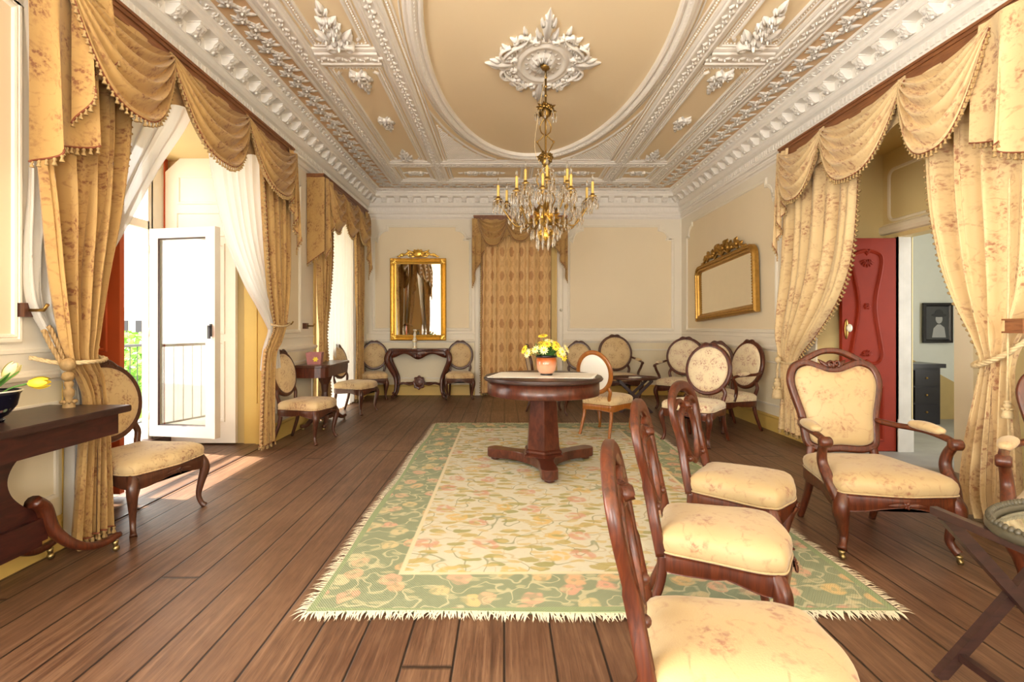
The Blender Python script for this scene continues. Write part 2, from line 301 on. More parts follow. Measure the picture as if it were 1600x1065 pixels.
# ------------------------------------------------------------------ mesh builder
class MB:
    def __init__(s): s.v = []; s.f = []; s.mi = []; s.uv = {}; s.M = Matrix.Identity(4); s.cur = 0; s.flat = False; s.fl = []
    def add(s, vs, fs, uvs=None):
        b = len(s.v); Mx = s.M
        for p in vs: s.v.append(tuple(Mx @ Vector(p)))
        for f in fs:
            if uvs is not None: s.uv[len(s.f)] = [uvs[i] for i in f]
            s.f.append([i+b for i in f]); s.mi.append(s.cur); s.fl.append(s.flat)
    def box(s, a, b_):
        x0, y0, z0 = a; x1, y1, z1 = b_
        fl = s.flat; s.flat = True
        s.add([(x0,y0,z0),(x1,y0,z0),(x1,y1,z0),(x0,y1,z0),(x0,y0,z1),(x1,y0,z1),(x1,y1,z1),(x0,y1,z1)],
              [(0,3,2,1),(4,5,6,7),(0,1,5,4),(1,2,6,5),(2,3,7,6),(3,0,4,7)]); s.flat = fl
    def prism(s, poly, z0, z1, axis='z', bev=0.0):
        """extrude a closed 2D outline; axis names the extrusion direction. poly order: (x,y) | y:(x,z) | x:(y,z)"""
        n = len(poly)
        cx = sum(p[0] for p in poly)/n; cy = sum(p[1] for p in poly)/n
        def put(a, b, c):
            return {'z': (a, b, c), 'y': (a, c, b), 'x': (c, a, b)}[axis]
        rings = [(z0, bev), (z0+bev, 0), (z1-bev, 0), (z1, bev)] if bev else [(z0, 0), (z1, 0)]
        vs = []
        for z, ins in rings:
            for p in poly:
                dx, dy = p[0]-cx, p[1]-cy; L = math.hypot(dx, dy) or 1
                k = max(0, 1-ins/L); vs.append(put(cx+dx*k, cy+dy*k, z))
        fs = []
        for r in range(len(rings)-1):
            for i in range(n):
                j = (i+1) % n; fs.append((r*n+i, r*n+j, (r+1)*n+j, (r+1)*n+i))
        fs.append(tuple(reversed(range(n)))); fs.append(tuple(range((len(rings)-1)*n, len(rings)*n)))
        fl = s.flat; s.flat = True; s.add(vs, fs); s.flat = fl
    def lathe(s, prof, c=(0,0,0), n=16, cap=True, sx=1, sy=1):
        vs = []; fs = []
        for r, z in prof:
            for i in range(n):
                a = 2*PI*i/n; vs.append((c[0]+r*sx*math.cos(a), c[1]+r*sy*math.sin(a), c[2]+z))
        for k in range(len(prof)-1):
            for i in range(n):
                j = (i+1) % n; fs.append((k*n+i, k*n+j, (k+1)*n+j, (k+1)*n+i))
        if cap: fs.append(tuple(reversed(range(n)))); m = (len(prof)-1)*n; fs.append(tuple(range(m, m+n)))
        s.add(vs, fs)
    def ball(s, c, r, n=10, k=6, sz=1.0):
        s.lathe([(max(1e-4, r*math.sin(PI*i/k)), -r*sz*math.cos(PI*i/k)) for i in range(k+1)], c, n, cap=False)
    def sweep(s, path, w, d=None, up=None, closed=False, n=8, cap=True, sq=1.0, prof=None):
        """tube with elliptical section: w across, d along the 'up' vector; w, d numbers or one per point"""
        P = [Vector(p) for p in path]; m = len(P)
        d = w if d is None else d
        W = w if isinstance(w, (list, tuple)) else [w]*m
        D = d if isinstance(d, (list, tuple)) else [d]*m
        vs = []; fs = []; ref = None
        for i in range(m):
            if closed: t = P[(i+1) % m]-P[(i-1) % m]
            else: t = P[min(i+1, m-1)]-P[max(i-1, 0)]
            if t.length < 1e-9: t = Vector((0, 0, 1))
            t.normalize()
            if up is not None:
                u = Vector(up[i] if isinstance(up, list) else up)
            else:
                if ref is None: ref = Vector((0, 0, 1)) if abs(t.z) < .9 else Vector((1, 0, 0))
                u = ref
            u = u - t*u.dot(t)
            if u.length < 1e-4: u = t.orthogonal()
            u.normalize(); ref = u; side = t.cross(u)
            if prof:
                for (a, b_) in prof: vs.append(P[i]+side*(a*W[i])+u*(b_*D[i]))
            else:
                for k in range(n):
                    a = 2*PI*(k+.5)/n; ca, sa = math.cos(a), math.sin(a)
                    if sq != 1.0: ca = math.copysign(abs(ca)**sq, ca); sa = math.copysign(abs(sa)**sq, sa)
                    vs.append(P[i]+side*(W[i]*ca)+u*(D[i]*sa))
        nn = len(prof) if prof else n
        for i in range(m if closed else m-1):
            j = (i+1) % m
            for k in range(nn):
                l = (k+1) % nn; fs.append((i*nn+k, i*nn+l, j*nn+l, j*nn+k))
        if cap and not closed: fs.append(tuple(reversed(range(nn)))); fs.append(tuple(range((m-1)*nn, m*nn)))
        s.add(vs, fs)
    def grid(s, fn, nu, nv, uvf=None, closeu=False):
        vs = []; uvs = []
        for j in range(nv+1):
            for i in range(nu+1):
                u, v = i/nu, j/nv; vs.append(fn(u, v)); uvs.append(uvf(u, v) if uvf else (u, v))
        fs = []
        for j in range(nv):
            for i in range(nu):
                a = j*(nu+1)+i; fs.append((a, a+1, a+nu+2, a+nu+1))
        s.add(vs, fs, uvs)
    def dome(s, outline, prof, put):
        """outline: closed 2D pts; prof: list (scale, height) outer->inner; put(x,y,h)->3D"""
        n = len(outline); cx = sum(p[0] for p in outline)/n; cy = sum(p[1] for p in outline)/n
        vs = []; fs = []
        for k, h in prof:
            for p in outline: vs.append(put(cx+(p[0]-cx)*k, cy+(p[1]-cy)*k, h))
        for r in range(len(prof)-1):
            for i in range(n):
                j = (i+1) % n; fs.append((r*n+i, r*n+j, (r+1)*n+j, (r+1)*n+i))
        m = (len(prof)-1)*n; fs.append(tuple(range(m, m+n))); fs.append(tuple(reversed(range(n))))
        s.add(vs, fs)
    # --- relief ornament in the local plane z = 0, standing out along +z
    def leaf(s, x, y, ang, L, w, h=.01, curl=0.0, lobes=0):
        ca, sa = math.cos(ang), math.sin(ang); vs = []; fs = []; K = 5
        for i in range(K+1):
            t = i/K; ww = w*math.sin(PI*min(1, t*.93+.07))**.8*(1-.25*t)
            if lobes and i % 2: ww *= .68
            bx = L*t; by = curl*L*t*t
            hh = h*math.sin(PI*(t*.8+.12))+.001
            for o_, z in ((-1, 0), (-.5, hh*.9), (0, hh*.55), (.5, hh*.9), (1, 0)):
                px, py = bx, by+o_*ww; vs.append((x+px*ca-py*sa, y+px*sa+py*ca, z))
        for i in range(K):
            for k in range(4): a = i*5+k; fs.append((a, a+5, a+6, a+1))
        s.add(vs, fs)
    def curl(s, x, y, ang, r, th=.008, turns=1.15, flip=1, n=12, h=.008):
        pts = []; W_ = []
        for i in range(n+1):
            t = i/n; a = t*turns*2*PI; rr = r*(1-.8*t)
            lx = rr*math.sin(a); ly = flip*(r-rr*math.cos(a))
            pts.append((x+lx*math.cos(ang)-ly*math.sin(ang), y+lx*math.sin(ang)+ly*math.cos(ang), h*.5)); W_.append(th*(1-.35*t))
        s.sweep(pts, W_, [q*h/th for q in W_], up=(0, 0, 1), n=5)
    def flower(s, x, y, r, n=5, h=.012, a0=0.0):
        for i in range(n): s.leaf(x, y, a0+2*PI*i/n, r, r*.36, h)
        s.bump(x, y, r*.25, h*1.3)
    def bump(s, x, y, r, h, n=6):
        vs = []; fs = []
        for k, (rr, hh) in enumerate(((1, 0), (.8, .65), (.4, .95))):
            for i in range(n): a = 2*PI*i/n; vs.append((x+r*rr*math.cos(a), y+r*rr*math.sin(a), h*hh))
        for k in range(2):
            for i in range(n): j = (i+1) % n; fs.append((k*n+i, k*n+j, (k+1)*n+j, (k+1)*n+i))
        fs.append(tuple(range(2*n, 3*n))); s.add(vs, fs)
    def build(s, name, mats, parent=None, smooth=True, loc=None):
        me = bpy.data.meshes.new(name); me.from_pydata(s.v, [], s.f)
        if not isinstance(mats, (list, tuple)): mats = [mats]
        for m in mats: me.materials.append(m)
        if smooth:
            me.polygons.foreach_set('use_smooth', [not f for f in s.fl])
        if len(mats) > 1: me.polygons.foreach_set('material_index', s.mi)
        if s.uv:
            ul = me.uv_layers.new(name='UVMap'); k = 0
            for i, p in enumerate(me.polygons):
                q = s.uv.get(i)
                if q:
                    for li, c in zip(p.loop_indices, q): ul.data[li].uv = c
        me.update()
        o = bpy.data.objects.new(name, me); COL.objects.link(o)
        if parent is not None: o.parent = parent
        if loc: o.location = loc
        return o
def tag(o, label=None, cat=None, group=None, kind=None):
    if label: o['label'] = label
    if cat: o['category'] = cat
    if group: o['group'] = group
    if kind: o['kind'] = kind
    return o
def thing(name, label, cat, loc=(0, 0, 0), rz=0, group=None):
    o = bpy.data.objects.new(name, None); COL.objects.link(o); o.location = loc; o.rotation_euler = (0, 0, rz); o.empty_display_size = .1
    return tag(o, label, cat, group)
def struct(mb, name, mats, smooth=True): return tag(mb.build(name, mats, smooth=smooth), kind='structure')
def dup(root, loc, rz, label, group=None):
    r = root.copy(); COL.objects.link(r); r.location = loc; r.rotation_euler = (0, 0, rz); r['label'] = label
    if group: r['group'] = group
    for ch in list(root.children):
        c = ch.copy(); COL.objects.link(c); c.parent = r
        for g in list(ch.children):
            d = g.copy(); COL.objects.link(d); d.parent = c
    return r
def lerp(a, b, t): return a+(b-a)*t
def smooth(pts, k=6, closed=False):
    """Catmull-Rom through tuples"""
    P = [tuple(p) for p in pts]; n = len(P); out = []
    R = range(n if closed else n-1)
    for i in R:
        if closed: a, b, c, d = P[(i-1) % n], P[i], P[(i+1) % n], P[(i+2) % n]
        else: a, b, c, d = P[max(0, i-1)], P[i], P[i+1], P[min(n-1, i+2)]
        for j in range(k):
            t = j/k
            out.append(tuple(.5*((2*b[q])+(-a[q]+c[q])*t+(2*a[q]-5*b[q]+4*c[q]-d[q])*t*t+(-a[q]+3*b[q]-3*c[q]+d[q])*t**3) for q in range(len(b))))
    if not closed: out.append(P[-1])
    return out
def ellipse(a, b, n=28, cx=0, cy=0, p=1.0):
    o = []
    for i in range(n):
        t = 2*PI*i/n; c, s_ = math.cos(t), math.sin(t)
        o.append((cx+a*math.copysign(abs(c)**p, c), cy+b*math.copysign(abs(s_)**p, s_)))
    return o
def frame_mat(o, U, V, Nn):
    U, V, Nn = Vector(U), Vector(V), Vector(Nn)
    return Matrix(((U.x, V.x, Nn.x, o[0]), (U.y, V.y, Nn.y, o[1]), (U.z, V.z, Nn.z, o[2]), (0, 0, 0, 1)))
def mould(mb, path, prof, closed, put):
    """mitred moulding: path 2D, prof [(offset across to the left, height)], put(x,y,h)"""
    n = len(path); m = len(prof); vs = []; fs = []
    for i in range(n):
        p = Vector(path[i]); a = Vector(path[(i-1) % n]) if (closed or i > 0) else None; b = Vector(path[(i+1) % n]) if (closed or i < n-1) else None
        d1 = (p-a).normalized() if a is not None else (b-p).normalized()
        d2 = (b-p).normalized() if b is not None else d1
        n1 = Vector((-d1.y, d1.x)); n2 = Vector((-d2.y, d2.x)); nn = n1+n2
        nn = nn/max(.35, nn.dot(n1)) if nn.length > 1e-6 else n1
        for o_, h in prof: q = p+nn*o_; vs.append(put(q.x, q.y, h))
    for i in range(n if closed else n-1):
        j = (i+1) % n
        for k in range(m-1): fs.append((i*m+k, i*m+k+1, j*m+k+1, j*m+k))
    fl = mb.flat; mb.flat = True; mb.add(vs, fs); mb.flat = fl
def rect(x0, x1, y0, y1): return [(x0, y0), (x1, y0), (x1, y1), (x0, y1)]
def notched(x0, x1, y0, y1, r=.16, top=True, bot=False, k=5):
    """panel outline whose upper corners step in and bow"""
    def corner(cx, cy, sx, sy):
        # ordered from the vertical side to the horizontal side
        pts = [(cx, cy-sy*r*1.42), (cx-sx*r*.42, cy-sy*r*1.42)]
        for i in range(k+1):
            a = PI/2*i/k; pts.append((cx-sx*r*(1.42-1.0*math.cos(a)), cy-sy*r*(1.28-1.0*math.sin(a)) if False else cy-sy*(r*1.42-r*math.sin(a))))
        pts += [(cx-sx*r*1.42, cy)]
        return pts
    P = [(x0, y0), (x1, y0)]
    P += corner(x1, y1, 1, 1)
    P += list(reversed(corner(x0, y1, -1, 1)))
    return P
def along(path, step, closed=False, off=.5):
    """points with direction at equal spacing along a 2D or 3D polyline"""
    P = [Vector(p) for p in path]
    if closed: P.append(P[0])
    out = []; acc = step*off
    for a, b in zip(P[:-1], P[1:]):
        L = (b-a).length
        if L < 1e-9: continue
        d = (b-a)/L
        while acc < L: out.append((a+d*acc, d)); acc += step
        acc -= L
    return out
# ------------------------------------------------------------------ the room shell
XO, XRO = -3.5, 3.8          # outer faces of the thick walls
OZ = 2.95                    # height of the openings
W1, W2, W3 = (2.9, 5.35), (6.6, 8.1), (3.0, 5.15)
mb = MB(); mb.box((XO, YF, -.12), (XR, YB, 0)); struct(mb, 'floor', M['floor'])
mb = MB()
ys = [YF-.2, -2.7, -1.2, -.8, 1.4, W1[0], W1[1], W2[0], W2[1], YB+.2]  # the two nearest openings are invented, unseen, for fill light
for a, b in zip(ys[0::2], ys[1::2]): mb.box((XO, a, 0), (XL, b, HC))
for a, b in zip(ys[1:-1:2], ys[2:-1:2]): mb.box((XO, a, OZ), (XL, b, HC))
mb.box((XO, W1[0], 0), (XO+.1, 3.58, OZ))
struct(mb, 'wall_left', M['wall'])
mb = MB()
mb.box((XR, YF-.2, 0), (XRO, W3[0], HC)); mb.box((XR, W3[1], 0), (XRO, YB+.2, HC)); mb.box((XR, W3[0], OZ), (XRO, W3[1], HC))
struct(mb, 'wall_right', M['wall'])
BD = (-.42, .93, 2.75)
mb = MB(); mb.box((XL, YB, 0), (BD[0], YB+.2, HC)); mb.box((BD[1], YB, 0), (XR, YB+.2, HC)); mb.box((BD[0], YB, BD[2]), (BD[1], YB+.2, HC))
struct(mb, 'wall_back', M['wall'])
mb = MB()
for a, b in ((XL, -1.9), (-.3, 1.0), (2.6, XR)): mb.box((a, YF-.2, 0), (b, YF, HC))
for a, b in ((-1.9, -.3), (1.0, 2.6)): mb.box((a, YF-.2, 2.95), (b, YF, HC)); mb.box((a, YF-.2, 0), (b, YF, .15))  # end wall set back and these unseen openings added to let light in
struct(mb, 'wall_front', M['wall'])
mb = MB(); mb.box((XL-.01, YF, HC), (XR+.01, YB, HC+.12)); struct(mb, 'ceiling', M['ceil'])
# coloured wall panels inside their mouldings (thin plaster fields on the wall)
def wall_map(side):
    if side == 'left': return lambda s, z, h: (XL+h, s, z)
    if side == 'right': return lambda s, z, h: (XR-h, s, z)
    if side == 'back': return lambda s, z, h: (s, YB-h, z)
FR = [(-.028, 0), (-.028, .012), (-.018, .022), (-.006, .022), (0, .014), (.006, .020), (.016, .016), (.022, .004), (.022, 0)]
panels = [('back', -2.30, -.60, 1.16, 2.98), ('back', 1.14, 2.97, 1.16, 2.98),
          ('right', 5.88, 8.74, 1.16, 2.96), ('left', 5.62, 6.08, 1.16, 2.96), ('left', 1.60, 2.55, 1.16, 2.9)]
pm, pf = MB(), MB()
for side, a, b, z0, z1 in panels:
    put = wall_map(side); o = notched(a, b, z0, z1, .17 if b-a > 1 else .06)
    fl = pm.flat; pm.flat = True
    n = len(o); pm.add([put(x, z, .004) for x, z in o], [tuple(range(n))]); pm.flat = fl
    mould(pf, o, FR, True, put)
struct(pm, 'trim_1', M['panel'], smooth=False)
struct(pf, 'trim_2', M['white'], smooth=False)
# wainscot: dado field, frames, chair rail, skirting
runs = [('left', 1.45, W1[0]), ('left', W1[1], W2[0]), ('left', W2[1], YB), ('back', XL, BD[0]-.1), ('back', BD[1]+.1, XR), ('right', W3[1], YB), ('right', -1.0, W3[0])]
RAIL = [(-.035, 0), (-.035, .008), (-.02, .012), (-.012, .030), (.008, .036), (.02, .030), (.024, .012), (.035, .008), (.035, 0)]
dd, rl, sk = MB(), MB(), MB()
for side, a, b in runs:
    put = wall_map(side)
    p = [(a, .19), (b, .19), (b, .93), (a, .93)]; dd.flat = True
    dd.add([put(x, z, .003) for x, z in p], [(0, 1, 2, 3)])
    mould(rl, [(a, .955), (b, .955)], RAIL, False, put)
    mould(rl, [(a, 1.09), (b, 1.09)], [(-.012, 0), (-.008, .01), (.008, .01), (.012, 0)], False, put)
    if b-a > .5:
        nseg = max(1, round((b-a)/1.9)); L = (b-a)/nseg
        for i in range(nseg):
            mould(rl, rect(a+i*L+.12, a+(i+1)*L-.12, .30, .80), [(-.014, 0), (-.010, .012), (.008, .012), (.014, 0)], True, put)
    skp = [(-.005, .0), (-.005, .018), (.15, .018), (.165, .026), (.18, .022), (.185, 0)]
    mould(sk, [(a, 0), (b, 0)], skp, False, put)
struct(dd, 'trim_3', M['dado'], smooth=False); struct(rl, 'trim_4', M['white'], smooth=False); struct(sk, 'baseboard_left', M['ochre'], smooth=False)

# ---- cornice all round
CR = [(0, 3.10), (.012, 3.12), (.03, 3.125), (.034, 3.15), (.02, 3.165), (.02, 3.185), (.05, 3.19), (.055, 3.205),
      (.04, 3.22), (.04, 3.30), (.07, 3.315), (.085, 3.335), (.095, 3.36), (.10, 3.365), (.10, 3.455), (.215, 3.46), (.225, 3.475), (.225, 3.50), (.245, 3.515),
      (.25, 3.535), (.235, 3.54), (.30, 3.575), (.30, 3.58)]
room = [(XL, YF), (XR, YF), (XR, YB), (XL, YB)]
mb = MB(); mould(mb, room, CR, True, lambda x, y, z: (x, y, z)); struct(mb, 'trim_5', M['plaster'], smooth=False)
SIDES = [((XL, YB), (1, 0), (0, -1), XR-XL, 'b'), ((XL, 1.6), (0, 1), (1, 0), YB-1.6, 'l'), ((XR, 1.6), (0, 1), (-1, 0), YB-1.6, 'r')]
den, mod, fest = MB(), MB(), MB()
for (o, U, Nn, L, sd) in SIDES:
    # frame: x along wall, y down, z out of the wall
    F = frame_mat((o[0], o[1], 0), (U[0], U[1], 0), (0, 0, 1), (Nn[0], Nn[1], 0))
    den.M = mod.M = fest.M = F
    n = int(L/.052)
    for i in range(1, n): x = i*L/n; den.box((x-.015, 3.235, .03), (x+.015, 3.285, .058))
    n = round(L/.232)
    for i in range(n):
        x = (i+.5)*L/n
        # scroll bracket
        pr = [(.09, 3.46), (.20, 3.46), (.205, 3.44), (.19, 3.425), (.175, 3.415), (.165, 3.39), (.14, 3.372), (.118, 3.372), (.105, 3.38), (.09, 3.38)]
        m = len(pr); vs = [(x+sx*.042, z, q) for sx in (-1, 1) for q, z in pr]
        fs = [tuple(range(m)), tuple(reversed(range(m, 2*m)))]+[(k, (k+1) % m, m+(k+1) % m, m+k) for k in range(m)]
        mod.flat = True; mod.add(vs, fs); mod.flat = False
        mod.box((x-.052, 3.452, .09), (x+.052, 3.466, .212))
        # acanthus on the bracket front and a curled tip
        sv = mod.M; mod.M = F @ Matrix.Translation((x, 3.445, .185)) @ Matrix.Rotation(.70, 4, 'X')
        for a, L_ in ((-1.15, .045), (-.6, .07), (.6, .07), (1.15, .045), (0, .095)): mod.leaf(0, 0, -PI/2+a, L_, .013, .026)
        for a in (-.8, 0, .8): mod.leaf(0, -.045, -PI/2+a, .05, .011, .030)
        mod.M = sv
        for f_ in (-1, 1): mod.ball((x+f_*.028, 3.378, .128), .013, 6, 4)
        mod.ball((x, 3.374, .142), .014, 6, 4)
        # festoon between the brackets: small rosette
        sv = fest.M; fest.M = F @ Matrix.Translation((x+.5*L/n, 3.408, .1)); fest.flower(0, 0, .035, 5, .012); fest.M = sv
struct(den, 'trim_6', M['plaster'], smooth=False); struct(mod, 'trim_7', M['plaster']); struct(fest, 'trim_8', M['plaster'])

# ---- the coffered stucco ceiling. Local frame: x, y in plan, z downwards from the ceiling
CF = Matrix(((1, 0, 0, 0), (0, 1, 0, 0), (0, 0, -1, HC), (0, 0, 0, 1)))
cput = lambda x, y, h: (x, y, HC-h)
Y0 = 2.0
def insetrect(i): return [(XL+i, Y0-1.2+i), (XR-i, Y0-1.2+i), (XR-i, YB-i), (XL+i, YB-i)]
pe = MB(); pe.flat = True
a, b = insetrect(.30), insetrect(.60)
pe.add([cput(x, y, .003) for x, y in a+b], [(i, (i+1) % 4, 4+(i+1) % 4, 4+i) for i in range(4)])
struct(pe, 'trim_9', M['peach'], smooth=False)
bandp = lambda w: [(-w, 0), (-w, .018), (-w*.82, .024), (-w*.7, .024), (-w*.62, .036), (-w*.5, .038), (-w*.42, .026), (w*.42, .026), (w*.5, .038), (w*.62, .036), (w*.7, .024), (w*.82, .024), (w, .018), (w, 0)]
fr = MB()
mould(fr, insetrect(.595), [(-.02, 0), (-.016, .02), (.004, .024), (.02, .014), (.024, 0)], True, cput)
mould(fr, insetrect(.30), [(-.03, .012), (-.02, .022), (.0, .018), (.012, .0)], True, cput)
mould(fr, insetrect(.715), bandp(.095), True, cput)
XI0, XI1 = -.99, 1.68            # centre lines of the long inner bands
XM = (XL+XR)/2; CY = 4.58
OUT0, OUT1 = XL+.81, XR-.81
bands = []
for x in (XI0, XI1): bands.append(([(x, .9), (x, YB-.80)], .105))
bands.append(([(OUT0-.02, 7.42), (OUT1+.02, 7.42)], .105))
for x0, x1 in ((OUT0, XI0-.1), (XI1+.1, OUT1)): bands.append(([(x0, 4.48), (x1, 4.48)], .15))
for p, w in bands: mould(fr, p, bandp(w), False, cput)
cells = []
for x0, x1 in ((OUT0, XI0-.105), (XI1+.105, OUT1)):
    cells += [(x0, x1, 1.4, 4.33, 'long'), (x0, x1, 4.63, 7.315, 'long'), (x0, x1, 7.525, YB-.81, 'square')]
cells += [(XI0+.105, XM-.02, 7.525, YB-.81, 'wide'), (XM+.02, XI1-.105, 7.525, YB-.81, 'wide')]
thin = [(-.009, 0), (-.006, .012), (.004, .012), (.009, 0)]
for x0, x1, y0, y1, k in cells:
    mould(fr, rect(x0+.03, x1-.03, y0+.03, y1-.03), thin, True, cput)
    i = .085 if k == 'long' else .07
    if k == 'long':
        xm = (x0+x1)/2; r = .06
        o = [(x0+i, y0+i+r), (x0+i+.03, y0+i+r*.4), (x0+i+r*1.3, y0+i), (x1-i-r*1.3, y0+i), (x1-i-.03, y0+i+r*.4), (x1-i, y0+i+r),
             (x1-i, y1-i-r), (x1-i-.03, y1-i-r*.4), (x1-i-r*1.3, y1-i), (x0+i+r*1.3, y1-i), (x0+i+.03, y1-i-r*.4), (x0+i, y1-i-r)]
        for s_ in (0, 1):
            side = o[4:8] if s_ else [o[10], o[11], o[0], o[1]]
            mould(fr, side, [(-.014, 0), (-.008, .018), (.006, .02), (.014, 0)], False, cput)
    else: mould(fr, rect(x0+i, x1-i, y0+i, y1-i), thin, True, cput)
mould(fr, rect(XI0+.16, XI1-.16, 1.9, 7.28), thin, True, cput)
struct(fr, 'trim_10', M['plaster'], smooth=False)
def ell(a, b, n=96): return [(XM+a*math.cos(2*PI*i/n), CY+b*math.sin(2*PI*i/n)) for i in range(n)]
ov = MB(); ov.M = Matrix.Identity(4)
mould(ov, ell(1.0, 2.42), [(0, 0), (-.004, .04), (-.02, .048), (-.034, .04), (-.044, .028), (-.06, .05), (-.085, .062), (-.11, .05), (-.12, .03), (-.135, .036), (-.15, .028), (-.158, 0)], True, cput)
mould(ov, ell(1.17, 2.70), [(0, 0), (-.002, .01), (-.012, .01), (-.014, 0)], True, cput)
ov.M = CF
for p, d in along(ell(1.085, 2.505, 240), .05, True):
    ov.leaf(p.x, p.y, math.atan2(d.y, d.x)+.5, .055, .016, .066)
ov.M = Matrix.Identity(4)
# corner spandrels with a lattice of small studs
lat = MB(); lat.M = CF
EA, EB = 1.25, 2.86
for sx in (-1, 1):
    xe = XM+sx*((XI1-XI0)/2-.17)
    for sy in (-1, 1):
        arc = []
        for i in range(25):
            t = PI/2*i/24; x = XM+sx*EA*math.cos(t); y = CY+sy*EB*math.sin(t)
            if abs(x-XM) < abs(xe-XM)-.02 and abs(y-CY) < 2.66: arc.append((x, y))
        arc = [p for p in arc if abs(p[1]-CY) < 2.66]
        ylim = CY+sy*2.68
        tri = arc+[(xe, ylim), (xe, arc[0][1]-sy*.25)]
        if sx*sy < 0: tri = tri[::-1]
        mould(ov, tri, [(-.014, 0), (-.01, .018), (.006, .02), (.014, 0)], True, cput)
        for iy in range(70):
            for ix in range(40):
                x = xe-sx*(.03+ix*.034+(.017 if iy % 2 else 0)); y = ylim-sy*(.03+iy*.03)
                if y < 2.9 and sy < 0: pass
                ex, ey = (x-XM)/(EA+.05), (y-CY)/(EB+.05)
                if ex*ex+ey*ey > 1.0 and abs(x-XM) < abs(xe-XM)-.02 and (x-XM)*sx > 0 and sy > 0: lat.bump(x, y, .0145, .013, 5)
struct(ov, 'trim_11', M['plaster'], smooth=False); struct(lat, 'trim_12', M['plaster'])
# carved running ornament
cv = MB(); cv.M = CF
def beadrow(path, step, r, h, closed=False):
    for p, d in along(path, step, closed): cv.bump(p.x, p.y, r, h, 5)
def leafrow(path, step, L, w, h, closed=False, base=.024):
    sv = cv.M; cv.M = CF @ Matrix.Translation((0, 0, base)); k = 0
    for p, d in along(path, step, closed):
        a = math.atan2(d.y, d.x); f = 1 if k % 2 else -1; k += 1
        cv.leaf(p.x, p.y, a+f*.75, L, w, h, curl=-f*.4); cv.leaf(p.x-d.x*step*.4, p.y-d.y*step*.4, a-f*1.9, L*.7, w*.8, h*.8)
        cv.bump(p.x+f*d.y*w*.6, p.y-f*d.x*w*.6, w*.45, h*1.2, 5)
    cv.M = sv
for p, w in bands: leafrow(p, .062, .06, .02, .022)
R2 = insetrect(.715); leafrow([(R2[0][0], Y0), R2[3], R2[2], (R2[1][0], Y0)], .062, .055, .018, .02)
for x0, x1, y0, y1, k in cells:
    if y0 < 1.5: y0 = 2.0
    rr = rect(x0+.055, x1-.055, y0+.055, y1-.055)
    beadrow(rr, .03, .010, .012, True)
beadrow([(XI0+.13, Y0), (XI0+.13, 7.28), (XI1-.13, 7.28), (XI1-.13, Y0)], .03, .012, .014)
struct(cv, 'trim_13', M['plaster'])
# flower garland in the peach band, acanthus scroll in the cove beside it
gl = MB(); gl.M = CF
G = [(XL+.45, Y0), (XL+.45, YB-.45), (XR-.45, YB-.45), (XR-.45, Y0)]; k = 0
for p, d in along(G, .105):
    a = math.atan2(d.y, d.x); k += 1; f = 1 if k % 2 else -1
    q = p+Vector((-d.y, d.x))*f*.025
    gl.flower(q.x, q.y, .06, 6, .03, a)
    gl.leaf(q.x, q.y, a+f*.9, .105, .026, .024, curl=f*.3); gl.leaf(q.x, q.y, a-f*.6, .10, .024, .026, curl=-f*.3); gl.leaf(q.x, q.y, a+PI-f*.8, .09, .024, .02); gl.leaf(q.x, q.y, a+f*1.9, .08, .022, .022)
    gl.curl(p.x-d.x*.05, p.y-d.y*.05, a, .024, .006, 1.0, f, 8, .02)
struct(gl, 'trim_14', M['plaster'])
ac = MB()
for (o, U, Nn, L, sd) in SIDES:
    F = frame_mat((o[0]+Nn[0]*.268, o[1]+Nn[1]*.268, 3.5565), (U[0], U[1], 0), (Nn[0]*.87, Nn[1]*.87, .5), (Nn[0]*.5, Nn[1]*.5, -.87))
    if Matrix(F.to_3x3()).determinant() < 0: pass
    ac.M = F; n = int(L/.1)
    for i in range(n):
        x = (i+.5)*L/n; f = 1 if i % 2 else -1
        ac.curl(x-.03, -f*.028, 0, .026, .005, 1.1, f, 9, .010); ac.leaf(x, 0, f*.7, .06, .016, .012, curl=-f*.3); ac.leaf(x, f*.01, f*2.3, .045, .014, .012)
    F2 = frame_mat((o[0]+Nn[0]*.046, o[1]+Nn[1]*.046, 3.20), (U[0], U[1], 0), (0, 0, 1), (Nn[0], Nn[1], 0)); ac.M = F2
    n = int(L/.035)
    for i in range(n): ac.bump((i+.5)*L/n, 0, .012, .014, 5)
struct(ac, 'trim_15', M['plaster'])
# floral sprays in the coffers
sprm = MB()
def spray(x, y, ang, s):
    """a drooping bunch: scrolled top, flowers, leaves, tapering tail"""
    sv = sprm.M; sprm.M = CF @ Matrix.Translation((x, y, .004)) @ Matrix.Rotation(ang, 4, 'Z') @ Matrix.Diagonal((s, s, s, 1))
    for f in (-1, 1):
        sprm.curl(-.02, f*.01, f*.5, .05, .016, 1.2, f, 12, .05); sprm.leaf(0, 0, f*2.2, .13, .035, .05, curl=f*.5); sprm.leaf(.03, f*.03, f*1.2, .13, .04, .05, curl=-f*.5)
        sprm.leaf(.12, f*.01, f*.9, .11, .034, .05, curl=-f*.6); sprm.leaf(.22, f*.01, f*.75, .09, .028, .045); sprm.leaf(.31, 0, f*.6, .07, .022, .04)
        sprm.flower(.05, f*.075, .045, 5, .055); sprm.flower(.19, f*.045, .034, 5, .05)
    sprm.flower(.0, 0, .07, 7, .075); sprm.flower(.12, 0, .055, 6, .07); sprm.flower(.25, 0, .04, 5, .055); sprm.leaf(.33, 0, 0, .13, .026, .045)
    sprm.M = sv
